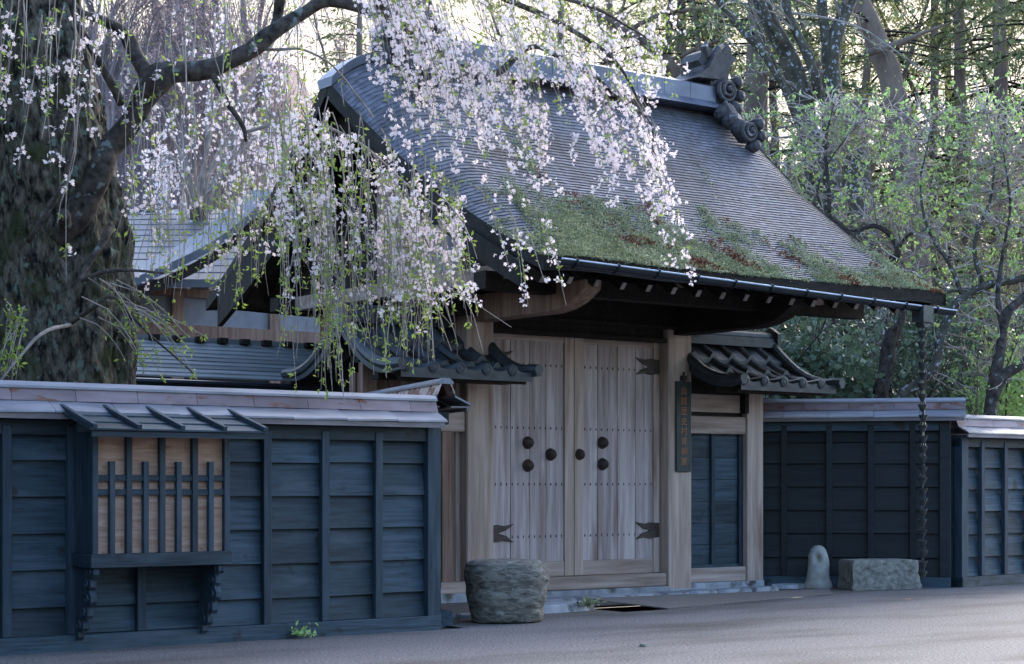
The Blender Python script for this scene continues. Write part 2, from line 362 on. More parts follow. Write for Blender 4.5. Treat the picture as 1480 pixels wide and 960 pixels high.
sheet('forecourt', [(8.15, 11.8), (8.32, 11.98), (8.9, 12.2), (9.7, 12.29), (10.5, 12.27), (10.52, HY1), (13.82, HY1), (13.83, 12.92), (13.9, 12.93), (15.0, 13.0), (15.85, 12.99), (15.8, 13.2), (14.6, 14.9), (9.0, 14.9)], 0.002, 'earth')
def hillz(X, Y):
    d = X*SN+Y*CS; lat = X*CS-Y*SN
    s = min(1, max(0, (d-27)/34)); s = s*s*(3-2*s)
    e_ = (lat+9.5)/(4.6 if lat > -9.5 else 14); z = 14.6*s*math.exp(-e_*e_)
    s2 = min(1, max(0, (d-40)/50)); z += 5.0*s2*s2*(3-2*s2)
    return z+.5*s*noise.noise(Vector((X*.15, Y*.15, 0)))
b = MB()
def hf(u, v):
    d = 22+v*120; lat = (-1.0+2*u)*(22+d*.75)
    X = d*SN+lat*CS; Y = d*CS-lat*SN
    return (X, Y, hillz(X, Y)-.01 if v > 0 else -.05)
b.grid(hf, 70, 60, .5)
tag(b.build('hill', M['hill'], smooth=True), kind='structure')

# ================================================================== FENCES
def coping(b_cap, b_ris, b_fas, x0, x1, H, seg=.46, half=.215):
    # small ridged board roof on a wall: pale metal slopes, reddish riser strip, metal roll on top
    n = max(1, round((x1-x0)/seg)); st = (x1-x0)/n
    for sgn in (-1, 1):
        for i in range(n):
            a = x0+i*st+.002; c = x0+(i+1)*st-.002; dz = random.uniform(-.004, .004)
            b_cap.extr([(.075, H-.135), (half, H-.205), (half, H-.219), (.075, H-.15)], lambda p, q, k, a=a, c=c, dz=dz: (a if k == 0 else c, sgn*p, q+dz*(1 if k else -1)))
            a2 = a+st*.45
            if i < n-1 or True:
                e = min(a2+st-.004, x1)
                b_ris.extr([(.048, H-.045), (.082, H-.132), (.07, H-.134), (.036, H-.047)], lambda p, q, k, a=a2, e=e: (a if k == 0 else e, sgn*p, q))
        b_ris.extr([(.048, H-.045), (.082, H-.132), (.07, H-.134), (.036, H-.047)], lambda p, q, k: (x0 if k == 0 else x0+st*.45-.002, sgn*p, q))
        b_fas.box(x0+.02, x1-.02, *sorted((sgn*(half-.012), sgn*(half-.034))), H-.26, H-.222)
        b_fas.box(x0+.02, x1-.02, *sorted((sgn*.05, sgn*(half-.034))), H-.236, H-.224, .3)
    b_cap.extr([(-.062, H-.047), (-.062, H-.03), (-.03, H), (.03, H), (.062, H-.03), (.062, H-.047)], lambda p, q, k: (x0-.006 if k == 0 else x1+.006, p, q))
def fence(label, A, B, H, bat, posts, zs, group=None, ext=(.08, .08), wood='black_wood', riser='rust_riser', post='black_post', proud=.044):
    A = Vector((*A, 0)); B = Vector((*B, 0)); L = (B-A).length; rz = math.atan2(B.y-A.y, B.x-A.x)
    t = thing('board_fence', label, 'fence', A, rz, group, local=True)
    b = MB(); edges = sorted([0]+list(bat)+[L]); zt = H-.36
    for j in range(len(edges)-1):
        a, c = edges[j], edges[j+1]
        if c-a < .02: continue
        for k in range(len(zs)-1):
            z0, z1 = zs[k]+random.uniform(-.004, .004), zs[k+1]-.007
            y0 = -proud+random.uniform(-.004, .004)*(proud > .02); z0 += .004
            b.extr([(y0, z0), (-.004, z1+.012), (.0, z1+.012), (.0, z0)], lambda p, q, k_, a=a, c=c: (a+.0005 if k_ == 0 else c-.0005, p, q))
    b.box(0, L, .002, .03, .02, H-.24, .2)
    b.build('boarding', M[wood], t)
    for x in bat:
        q = MB(); wd = .033; q.box(x-wd, x+wd, -.085+random.uniform(-.003, .003), -.03, .12, H-.3); q.build('batten', M[post], t, bevel=.003)
    for x in posts:
        q = MB(); q.box(x-.06, x+.06, -.095, .075, .0, H-.24); q.build('post', M[post], t, bevel=.004)
    q = MB(); q.box(.0, L, -.105, .06, -.01, .118); q.build('sill_beam', M['black_wood'], t, bevel=.004)
    q = MB(); q.box(.0, L, -.074, .04, H-.365, H-.262); q.build('top_rail', M['black_wood'], t, bevel=.003)
    bc, br, bf = MB(), MB(), MB(); coping(bc, br, bf, -ext[0], L+ext[1], H)
    cp = bc.build('coping', M['metal_cap'], t); br.build('riser_strip', M[riser], cp); bf.build('fascia', M['fascia'], cp)
    return t, L
YF = 11.75
x0f = 2.6; xe = 8.05
zsL = [.118, .305, .56, .81, 1.06, 1.31, 1.50]
bats = [Xat(p, YF) for p in (4, 98, 198, 291, 379, 463, 540)]
bats = [bats[0]-.47*2, bats[0]-.47]+bats
fence('long black board fence with a lattice window bay, left of the gate', (x0f, YF), (xe, YF), 1.85,
      [x-x0f for x in bats], [xe-x0f-.06], zsL, group='black board fences along the street', ext=(.08, -.015))
q0 = Vector((8.27, 11.98)); q1 = Vector((8.98, 14.2))
fence('short dark wing fence running back from the left fence end, under a rust-streaked coping', q0, q1, 2.0, [], [], zsL+[1.66], ext=(.16, .02), wood='shaded_wood', post='shaded_wood', proud=.008, riser='rust_heavy', group='black board fences along the street')
pa = Vector((14.33, 14.72)); pb = Vector((15.88, 13.05)); LS = (pb-pa).length
fence('black board fence angled out from the gate behind the two low stones, in deep shade', pa, pb, 2.11, [LS*.2, LS*.42, LS*.62, LS*.82], [LS-.06], [.118, .33, .6, .86, 1.12, 1.38, 1.62, 1.76], ext=(.05, .16), wood='shaded_wood', post='shaded_wood', group='black board fences along the street')
fence('black board fence at the far right edge, lower coping, lit bluish', (15.96, 13.05), (21.5, 13.42), 1.93, [.42, .87, 1.33, 1.8, 2.26, 2.72, 3.2, 3.7, 4.2, 4.7, 5.2], [.06], [.118, .33, .585, .84, 1.09, 1.33, 1.57], ext=(.05, .1), group='black board fences along the street')

# ================================================================== PROJECTING LATTICE WINDOW
t = thing('projecting_window', 'black lattice window bay with tan panels and a little board roof, on the left fence', 'window bay', (5.5, YF, .4))
wx0, wx1, wy = 5.0, 6.03, 11.36; yb = YF-.05-.045
q = MB()
q.box(wx0+.0, wx0+.022, wy+.03, yb, .68, 1.56); q.box(wx1-.022, wx1, wy+.03, yb, .68, 1.56)
q.box(wx0+.022, wx1-.022, wy+.05, yb, .66, .685)
q.build('side_board', M['black_post'], t)
q = MB(); q.box(wx0-.015, wx1+.02, wy-.02, yb, .585, .678); q.build('bottom_rail', M['black_wood'], t, bevel=.003)
q = MB(); q.box(wx0+.02, wx1-.02, wy+.032, wy+.04, .68, 1.5, .5); q.build('panel', M['paper'], t)
bx = [wx0+.02+i*(wx1-wx0-.04)/4 for i in range(5)]
for x in bx:
    q = MB(); q.box(x-.021, x+.021, wy-.012, wy+.028, .678, 1.5); q.build('lattice_bar', M['black_post'], t, bevel=.002)
for i in range(4):
    x = (bx[i]+bx[i+1])/2
    q = MB(); q.box(x-.019, x+.019, wy-.014, wy+.026, .678, 1.305); q.build('short_lattice_bar', M['black_post'], t, bevel=.002)
for z in (1.095, 1.192):
    q = MB(); q.box(wx0+.02, wx1-.02, wy-.002, wy+.02, z-.021, z+.021); q.build('cross_bar', M['black_wood'], t, bevel=.002)
q = MB(); rx0, rx1, ry0, ry1, rz0, rz1 = wx0-.13, wx1+.17, wy-.27, yb, 1.50, 1.652
def roofp(y): return rz0+(rz1-rz0)*(y-ry0)/(ry1-ry0)
for i in range(3):
    a = ry0+(ry1-ry0)*i/3; c = ry0+(ry1-ry0)*(i+1)/3+.03
    for k in range(4):
        xa = rx0+(rx1-rx0)*k/4; xb = rx0+(rx1-rx0)*(k+1)/4-.004
        q.extr([(a, roofp(a)+.012), (a, roofp(a)+.0), (min(c, ry1), roofp(c)-.012), (min(c, ry1), roofp(c))], lambda p, s_, k_: (xa if k_ == 0 else xb, p, s_+.008))
rf = q.build('window_roof', M['black_wood'], t)
for k in range(5):
    x = rx0+.03+(rx1-rx0-.06)*k/4; q = MB(); q.bar((x, ry0-.012, roofp(ry0-.012)+.035), (x, ry1, roofp(ry1)+.035), .034, .03); q.build('roof_batten', M['black_post'], rf, bevel=.003)
q = MB(); q.box(rx0+.02, rx1-.02, ry0+.02, ry0+.05, rz0-.035, rz0+.0); q.box(rx0+.03, rx1-.03, wy-.01, wy+.03, 1.5, 1.555); q.build('eave_rail', M['black_wood'], rf)
for x in (wx0+.03, wx1-.06):
    q = MB(); pr = [(yb, .58), (wy+.0, .58)]
    lob = [(.0, .56, .045), (.05, .475, .05), (.045, .375, .05), (.10, .28, .052), (.17, .19, .05), (.24, .12, .04)]
    for dy, zc, r in lob:
        for a in (60, 20, -25, -65):
            pr.append((wy+.04+dy-r*math.cos(R(a)), zc+r*math.sin(R(a))))
    pr.append((yb, .08)); q.extr(pr, lambda p, s_, k_: (x-.022 if k_ == 0 else x+.022, p, s_))
    for dy, zc, r in lob[:-1]:
        q.lathe([(r*.8, -.03), (r*.55, -.045), (r*.45, .0), (r*.55, .045), (r*.8, .03)], 10, lambda c_, s_, h: (x+h*.8, wy+.05+dy+c_*.85, zc+s_*.85))
    q.build('carved_bracket', M['black_post'], t)

# ================================================================== GATE
G = thing('gate', 'large old wooden gate with twin plank doors under a mossy shingle roof', 'gate', (11.67, 14.45, 0))
PXL0, PXL1, PXR0, PXR1 = 10.19, 10.515, 12.82, 13.155
YP0, YP1 = 14.3, 14.62
for a, c in ((PXL0, PXL1), (PXR0, PXR1)):
    q = MB(); q.box(a, c, YP0, YP1, .0, 3.3, .55); p = q.build('main_post', M['post_wood'], G, bevel=.012)
    q = MB(); q.box(a-.03, c+.03, YP0-.03, YP1+.03, -.01, .035); q.build('post_base', M['flag'], p, bevel=.01)
for a, c in ((PXL0+.05, PXL1-.05), (PXR0+.05, PXR1-.05)):
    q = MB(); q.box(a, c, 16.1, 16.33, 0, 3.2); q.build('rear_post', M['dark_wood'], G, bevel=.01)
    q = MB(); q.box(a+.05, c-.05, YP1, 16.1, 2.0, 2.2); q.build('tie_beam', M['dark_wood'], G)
# threshold
q = MB(); q.box(PXL1+.005, PXR0-.005, YP0+.02, YP1-.03, .07, .205); th_ = q.build('threshold', M['beam_wood'], G, bevel=.01)
q = MB(); q.box(PXL1+.003, PXR0-.003, YP0-.04, YP1-.02, -.005, .068); q.build('footing_stone', M['flag'], th_, bevel=.01)
# lintel and upper beams
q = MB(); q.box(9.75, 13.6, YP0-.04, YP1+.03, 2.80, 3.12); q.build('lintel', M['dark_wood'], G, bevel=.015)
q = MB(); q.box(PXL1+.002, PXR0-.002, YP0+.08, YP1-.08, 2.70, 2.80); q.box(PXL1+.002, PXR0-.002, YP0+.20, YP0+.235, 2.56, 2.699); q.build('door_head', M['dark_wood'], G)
q = MB(); q.box(9.9, 13.5, YP0-.07, YP0-.042, 2.79, 2.83); q.build('lintel_moulding', M['dark_wood'], G)
q = MB(); q.box(PXL1, PXR0, YP0+.02, YP0+.075, 2.655, 2.70); q.build('head_strip', M['dark_wood'], G)
# cantilever arms with rounded noses, front purlin
def arm(x, y0, y1, z0, z1, wd, m, name):
    b = MB(); h = z1-z0; pr = [(y1, z0), (y1, z1), (y0, z1)]
    pr += [(y0+.02, z0+h*.66), (y0+.09, z0+h*.5), (y0+.2, z0+h*.28), (y0+.36, z0+h*.1), (y0+.55, z0)]
    b.extr(pr, lambda p, s_, k: (x-wd/2 if k == 0 else x+wd/2, p, s_)); return b.build(name, m, G, bevel=.01)
arm(10.35, 12.55, 17.2, 2.74, 3.0, .2, M['brown_plank'], 'cantilever_arm')
arm(12.99, 12.55, 17.2, 2.74, 3.0, .2, M['dark_wood'], 'cantilever_arm')
q = MB(); q.box(9.45, 14.4, 12.98, 13.16, 2.90, 3.06); q.build('front_purlin', M['dark_wood'], G)
q = MB(); q.box(9.45, 14.4, 16.7, 16.88, 2.985, 3.13); q.build('rear_purlin', M['dark_wood'], G)

# ---- roof surface
RY, RZ, EY, EZ, BY, BZ = 15.0, 5.40, 12.1, 3.09, 18.3, 3.22
def ss(x): x = min(1, max(0, x)); return x*x*(3-2*x)
def roof_top(u, v, back=False):
    x0 = 9.0+(9.42-9.0)*v; x1 = 14.80+(14.66-14.80)*v; x = x0+(x1-x0)*u
    w_ = 1-v; g = .70*w_+.30*w_*w_
    ey, ez = (BY, BZ) if back else (EY, EZ)
    z = ez+(RZ-ez)*g; y = RY+(ey-RY)*v
    z += .05*(abs(2*u-1)**3)*v
    for d in (x-x0, x1-x):                               # the surface rolls down towards each verge
        k = max(0, 1-d/.62); z -= (.27*w_+.05)*k*k
    z += .012*noise.noise(Vector((x*1.3, y*1.3, 3)))
    return Vector((x, y, z))
NC, NU = 66, 140
mask = np.array([[noise.noise(Vector((i*.55, j*.9, 9))) for i in range(NU+1)] for j in range(NC+1)])
b = MB()
verts = []; wear = {}
for j in range(NC):
    for row in (0, 1):
        for i in range(NU+1):
            jit = (random.uniform(-.2, .2)+.3*mask[j+row][i])/NC*(0 < j+row < NC)*np.interp(i/NU, [0, .2, .6], [.8, .5, .35])
            if row == 0 and j > 0: v = verts[-1-NU][3]-.12/NC
            else: v = (j+row)/NC+jit
            if row == 0 and j == 0: v = 0
            p = roof_top(i/NU, v); lift = .0072*(1+.5*mask[j+row][i]) if row == 1 else -.002
            verts.append((p.x, p.y, p.z+lift, v))
n1 = NU+1
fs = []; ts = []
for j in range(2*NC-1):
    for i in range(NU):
        a = j*n1+i; fs.append((a, a+1, a+n1+1, a+n1)); ts.append(random.uniform(.35, 1) if j % 2 == 0 else .0)  # riser faces set darker: end grain plus painted shade between courses
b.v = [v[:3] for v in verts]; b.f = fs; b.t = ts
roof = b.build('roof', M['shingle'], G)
b = MB(); b.grid(lambda u, v: roof_top(u, v, True), 40, 20, .5); b.build('rear_slope', M['shingle'], roof)
# slab under the shingles: eave and verge thickness, soffit
TK = .115
b = MB()
def under(u, v, back=False):
    p = roof_top(u, v, back); return p+Vector((0, .03*(1-v)*(1 if not back else -1), -TK-.03*(1-v)))
for bk_ in (False, True):
    b.grid(lambda u, v: under(u, v, bk_), 40, 14, .5)
    b.grid(lambda u, v: roof_top(u, 1, bk_).lerp(under(u, 1, bk_), v)+Vector((0, (.0 if not bk_ else .0)+.035*v*(1 if not bk_ else -1), .012*(1-v))), 40, 3, None, lambda i, j: random.random())
    for uu in (0, 1):
        b.grid(lambda u, v: roof_top(uu, u, bk_).lerp(under(uu, u, bk_), v)+Vector((0, 0, .01*(1-v))), 24, 2, None, lambda i, j: random.random())
b.build('roof_underlay', M['roof_black'], roof)
# barge boards
for uu, dx in ((0, .10), (1, -.10)):
    b = MB()
    for bk_ in (False, True):
        n = 22; st = []
        for i in range(n+1):
            v = .015+(.82 if bk_ else .93)*i/n; p = under(uu, v, bk_); st.append((p.y, p.z+.004, .27+.20*v if bk_ else .27-.07*v))
        for k in range(n):
            a, c = st[k], st[k+1]
            vs = []
            for (y, z, h) in (a, c):
                for xx in (dx-.03, dx+.03):
                    x_ = roof_top(uu, .5).x+xx
                    vs += [(x_, y, z), (x_, y, z-h)]
            fsx = [(0, 1, 5, 4), (2, 6, 7, 3), (0, 4, 6, 2), (1, 3, 7, 5)]+([(0, 2, 3, 1)] if k == 0 else [])+([(4, 5, 7, 6)] if k == n-1 else [])
            b.add(vs, fsx, .5)
    b.build('barge_board', M['bark_edge'], roof)
# rafters with pale ends
for i in range(16):
    x = 9.75+i*.306
    u = (x-9.42)/(14.66-9.42); pa_ = roof_top(u, .87)+Vector((0, 0, -TK-.25)); pb_ = roof_top(u, .02)+Vector((0, 0, -TK-.20))
    pm = roof_top(u, .45)+Vector((0, 0, -TK-.24))
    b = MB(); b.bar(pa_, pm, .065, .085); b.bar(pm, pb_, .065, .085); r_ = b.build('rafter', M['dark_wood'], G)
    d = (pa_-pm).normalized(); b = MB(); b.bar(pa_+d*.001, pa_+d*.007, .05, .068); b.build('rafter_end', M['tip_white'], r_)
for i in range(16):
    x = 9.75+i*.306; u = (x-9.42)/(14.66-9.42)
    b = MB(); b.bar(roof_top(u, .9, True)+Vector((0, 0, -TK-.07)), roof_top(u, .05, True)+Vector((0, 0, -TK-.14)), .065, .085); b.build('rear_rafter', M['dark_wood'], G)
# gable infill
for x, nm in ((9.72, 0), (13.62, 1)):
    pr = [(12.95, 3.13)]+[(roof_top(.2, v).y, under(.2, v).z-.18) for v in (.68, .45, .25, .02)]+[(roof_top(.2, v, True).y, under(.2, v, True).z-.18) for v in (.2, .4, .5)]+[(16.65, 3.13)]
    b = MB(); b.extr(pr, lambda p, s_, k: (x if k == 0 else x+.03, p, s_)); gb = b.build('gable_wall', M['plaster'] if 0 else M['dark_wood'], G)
    pr2 = [(14.0, 3.2), (14.0, 3.62), (14.2, 3.9), (14.75, 3.9), (14.75, 3.2)]
    b = MB(); b.extr([(13.75, 3.16), (13.75, 3.42), (14.05, 3.62), (14.6, 3.62), (14.6, 3.16)], lambda p, s_, k: (x-.012 if k == 0 else x+.042, p, s_)); b.build('plaster_panel', M['plaster'], gb)
    b = MB(); b.box(x-.07, x+.08, 12.9, 16.7, 3.0, 3.14); b.box(x-.06, x+.07, 14.9, 15.1, 3.14, 4.9); b.build('gable_beam', M['beam_wood'], gb)
# ridge
rx0_, rx1_ = 9.72, 14.02
b = MB(); n = 11
for i in range(n):
    a = rx0_+(rx1_-rx0_)*i/n; c = rx0_+(rx1_-rx0_)*(i+1)/n-.006
    b.extr([(-.30, RZ-.045), (-.285, RZ-.035), (-.19, RZ+.035), (-.165, RZ+.06), (-.165, RZ+.225), (-.13, RZ+.25), (.13, RZ+.25), (.165, RZ+.225), (.165, RZ+.06), (.19, RZ+.035), (.30, RZ-.045)],
           lambda p, s_, k: (a if k == 0 else c, RY+p, s_))
rc = b.build('ridge_cap', M['ridge_metal'], roof)
for uu in (0, 1):                                        # metal caps down the rolled verges
    b = MB(); xs = np.linspace(9.0, 9.74, 10) if uu == 0 else np.linspace(14.80, 14.0, 9)
    for k in range(len(xs)-1):
        def pt(x, s_): u = (x-9.0)/5.8; p = roof_top(u, 0); return Vector((x, RY+s_, p.z+.035-.25*abs(s_)))
        b.add([pt(xs[k], -.14), pt(xs[k+1], -.14), pt(xs[k+1], .14), pt(xs[k], .14), pt(xs[k], -.14)-Vector((0,-.02,.09)), pt(xs[k+1], -.14)-Vector((0,-.02,.09)), pt(xs[k+1], .14)-Vector((0,.02,.09)), pt(xs[k], .14)-Vector((0,.02,.09))],
              [(0, 1, 2, 3), (0, 4, 5, 1), (2, 6, 7, 3), (0, 3, 7, 4)], random.random())
    b.build('verge_cap', M['ridge_metal'], roof)
# ridge-end ornaments with scrolls
def ornament(sx, X0):
    b = MB(); S = lambda x, y, z: (X0+sx*x, RY+y, RZ+z)
    # body, bulging outwards, with horns
    pr = [(-.02, -.02), (.30, -.10), (.36, .10), (.34, .26), (.26, .36), (.30, .50), (.40, .60), (.26, .64), (.10, .60), (-.02, .66), (-.14, .60), (-.20, .50), (-.10, .40), (-.02, .30)]
    b.extr(pr, lambda p, q_, k: S(p, -.15 if k == 0 else .15, q_), .5)
    b.extr([(-.30, .28), (-.12, .42), (-.02, .58), (.08, .62), (.04, .30)], lambda p, q_, k: S(p, -.24 if k == 0 else .24, q_), .4)
    b.extr([(-.16, .30), (-.16, .44), (.0, .42), (.0, .30)], lambda p, q_, k: S(p, -.19 if k == 0 else .19, q_), .9)
    b.tube([S(.06, 0, .58), S(.22, 0, .63), S(.36, 0, .72)], [.09, .085, .09], 10, .5)
    b.tube([S(-.05, -.12, .56), S(-.1, -.14, .66), S(-.05, -.13, .74)], [.06, .045, .015], 7, .5)
    b.tube([S(.05, -.12, .58), S(.12, -.13, .68), S(.2, -.13, .72)], [.06, .045, .02], 7, .5)
    def scroll(cx, cy, cz, r, tr, turns=2.1, rot=0.0, lobes=3):
        pts = []; N = int(turns*14)
        for i in range(N+1):
            t_ = i/N; a = rot+turns*2*math.pi*t_; rr = r*(1-.86*t_)
            pts.append(S(cx+rr*math.cos(a), cy-.05*t_, cz+rr*math.sin(a)))
        b.tube(pts, [tr*(1-.45*i/N) for i in range(N+1)], 7, .6)
        b.lathe([(r*1.0, .10), (r*1.03, .02), (r*.9, -.03), (r*.3, -.05)], 18, lambda c_, s_, h: S(cx+c_, cy+h+.03, cz+s_), .35)
        b.lathe([(r*.24, .02), (r*.22, -.05), (r*.1, -.075)], 10, lambda c_, s_, h: S(cx+c_, cy+h, cz+s_), .9)
        for q_ in range(lobes):
            a = R(35-q_*48)
            b.lathe([(.01, -.09), (.055, -.075), (.075, -.02), (.07, .05), (.02, .1)], 10, lambda c_, s_, h: S(cx+math.cos(a)*(r+.055)+c_, cy+h+.02, cz+math.sin(a)*(r+.055)+s_), .5)
    scroll(.19, -.20, .20, .135, .034, rot=2.6)
    scroll(.13, -.30, -.10, .08, .026, rot=1.6, lobes=2)
    # trailing fin on the front slope
    for k, (fx, fy, fz) in enumerate([(.02, -.34, -.10), (.04, -.44, -.20), (.09, -.52, -.29)]):
        b.lathe([(.02, -.09), (.09, -.06), (.11, 0), (.09, .07), (.03, .1)], 10, lambda c_, s_, h: S(fx+c_*1.1, fy+h, fz+s_), .5)
    for k in range(3):
        b.tube([S(.0+.05*k, -.36+.0*k, .02-.02*k), S(.02+.045*k, -.42, -.10-.02*k), S(.06+.04*k, -.50, -.24), S(.08+.02*k, -.58, -.36+.015*k)], [.03, .04, .036, .03], 7, .5)
    scroll(.15, -.60, -.33, .115, .03, rot=2.4)
    # same fin on the rear slope, plainer
    for (fx, fy, fz) in [(.02, .34, -.10), (.06, .46, -.24), (.14, .55, -.32)]:
        b.lathe([(.02, -.1), (.1, -.06), (.12, 0), (.1, .07), (.03, .1)], 10, lambda c_, s_, h: S(fx+c_*1.1, fy+h, fz+s_), .5)
    b.build('ridge_ornament', M['clay'], roof, smooth=False, bevel=.004)
ornament(1, 13.96); ornament(-1, 9.98)
# gutter
gA = Vector((9.50, 12.0, 3.06)); gB = Vector((14.62, 11.98, 2.912))
b = MB(); n = 24
pr = [(.046*math.cos(a), .046*math.sin(a)) for a in np.linspace(math.pi, 2*math.pi, 9)]+[(.038*math.cos(a), .038*math.sin(a)) for a in np.linspace(2*math.pi, math.pi, 9)]
pr[0] = (-.05, .005); pr[-1] = (-.038, .003)
b.extr(pr, lambda p, q_, k: (gA if k == 0 else gB)+Vector((0, p, q_)), .5)
gt = b.build('gutter', M['gutter'], G)
b = MB(); b.tube([gA+Vector((0, -.053, .006)), gB+Vector((0, -.053, .006))], .0085, 8, .8); b.build('gutter_rim', M['gutter_rim'], gt)
for i in range(11):
    p = gA.lerp(gB, (i+.35)/11); b = MB(); b.tube([p+Vector((0, .10, .05)), p+Vector((0, .06, -.02)), p+Vector((0, 0, -.054)), p+Vector((0, -.055, -.02)), p+Vector((0, -.069, .012)), p+Vector((0, -.04, .022))], .010, 6); b.build('gutter_bracket', M['gutter'], gt)
gx = gA.lerp(gB, .91)
b = MB(); b.box(gx.x-.075, gx.x+.075, gx.y-.075, gx.y+.075, gx.z-.15, gx.z+.015); b.extr([(-.06, -.15), (-.025, -.20), (.025, -.20), (.06, -.15)], lambda p, q_, k: (gx.x+p, gx.y+(-.05 if k == 0 else .05), gx.z+q_)); b.build('rain_head', M['chain'], gt)

# ---- moss and dead leaves on the roof
def mossd(u, v):
    nz = noise.noise(Vector((u*9, v*5, 1)))*.5+noise.noise(Vector((u*30, v*14, 2)))*.4
    up = np.interp(u, [0, .06, .15, .30, .42, .55, .70, .85, 1], [.70, .60, .54, .48, .58, .70, .77, .82, .78])
    s = (v-up)/.36+nz*1.5+.12
    st = noise.noise(Vector((u*16+v*4, v*3.0, 5)))       # streaks running up the slope
    if v > .25 and st > .24: s = max(s, (st-.24)*4*(.3+v)+nz*.7-.25)
    return s
P = []; T2 = []; 
while len(P) < 15000:
    u, v = random.random(), random.random()**.6
    s = mossd(u, v)
    if s > random.random()**.7*1.6:
        p = roof_top(u, v); 
        lt = noise.noise(Vector((u*13, v*9, 7)))+.4*noise.noise(Vector((u*50, v*40, 8)))
        (T2 if lt > .12+.4*random.random() and u > .22 else P).append((p.x, p.y, p.z+.007))
bk = Bulk(); P = np.array(P)
for k in range(5): leaves(bk, P+rng.normal(size=P.shape)*(.022, .022, .004), .021, (0, -.7, .6), 1.0, wide=1.3)
mo = bk.build('moss', M['moss'], roof); mo['kind'] = 'stuff'
bk = Bulk(); T2 = np.array(T2)
for k in range(2): leaves(bk, T2+rng.normal(size=T2.shape)*(.02, .02, .004), .034, (0, -.2, .5), .5, wide=1.2)
mo = bk.build('dead_leaves', M['litter'], roof); mo['kind'] = 'stuff'

# ---- doors
DY = YP0+.15
U01 = random.uniform
def door(x0, x1, sgn):
    b = MB(); n = 4; fw = .12
    a, c = (x0+.085, x1-fw) if sgn < 0 else (x0+fw, x1-.085)
    ws = [1.0, 1.1, .95, 1.05] if sgn < 0 else [.85, 1.1, 1.05, 1.0]; tot = sum(ws); xx = a
    for k in range(n):
        e = xx+(c-a)*ws[k]/tot; b.box(xx+.0025, e-.0025, DY+random.uniform(-.003, .003), DY+.04, .36, 2.64); xx = e
    d = b.build('door', M['door_wood'], G, bevel=.003)
    for s0_, s1_ in ((x0, x0+(fw if sgn > 0 else .085)), (x1-(fw if sgn < 0 else .085), x1)):
        b = MB(); b.box(s0_, s1_, DY-.02, DY+.06, .21, 2.66, U01(.3, .6)); b.build('stile', M['post_wood'], d, bevel=.004)
    for z0_, z1_ in ((.21, .36), (2.6, 2.66)):
        b = MB(); b.box(a, c, DY-.012, DY+.05, z0_, z1_, .5); b.build('rail', M['beam_wood'], d, bevel=.004)
    for z in (.62, 1.15, 1.72, 2.36):
        b = MB(); m_ = 13
        for i in range(m_):
            x = a+.03+(c-a-.06)*i/(m_-1); h = .013
            b.add([(x-.006, DY-.002, z), (x, DY-.002, z-.02), (x+.006, DY-.002, z), (x, DY-.002, z+.02), (x, DY-.012, z)], [(0, 1, 4), (1, 2, 4), (2, 3, 4), (3, 0, 4)], .4)
        b.build('nail_row', M['iron'], d)
    def boss(x, z, r):
        b = MB(); b.lathe([(r*1.0, 0), (r*1.05, -.01), (r*.95, -.022), (r*.8, -.05), (r*.5, -.075), (r*.15, -.085)], 18, lambda c_, s_, h: (x+c_, DY+h-.001, z+s_))
        b.lathe([(r*.14, -.08), (r*.13, -.10), (r*.04, -.105)], 8, lambda c_, s_, h: (x+c_, DY+h, z+s_), .9)
        b.build('boss', M['iron'], d, smooth=True)
    def hinge(xp, s, z):
        b = MB(); L = .32
        pr = [(0, -.075), (.12, -.085), (.2, -.07), (L, -.09), (L-.10, -.026), (L-.20, 0), (L-.10, .026), (L, .09), (.2, .07), (.12, .085), (0, .075)]
        b.extr(pr, lambda p, q_, k: (xp+s*p, DY-.024 if k == 0 else DY-.003, z+q_), .4); b.build('strap_hinge', M['iron'], d)
    return d, boss, hinge
xm = (PXL1+PXR0)/2-.03
d, boss, hinge = door(PXL1+.01, xm-.004, -1)
for px, py in ((762, 640), (762, 673), (795, 657)): p = Yp(px, py, DY); boss(p.x, p.z, .062)
for z in (.66, 2.40): hinge(PXL1+.02, 1, z)
d, boss, hinge = door(xm+.004, PXR0-.01, 1)
for px, py in ((836, 657), (870, 640), (870, 671)): p = Yp(px, py, DY); boss(p.x, p.z, .062)
for z in (.66, 2.40): hinge(PXR0-.02, -1, z)

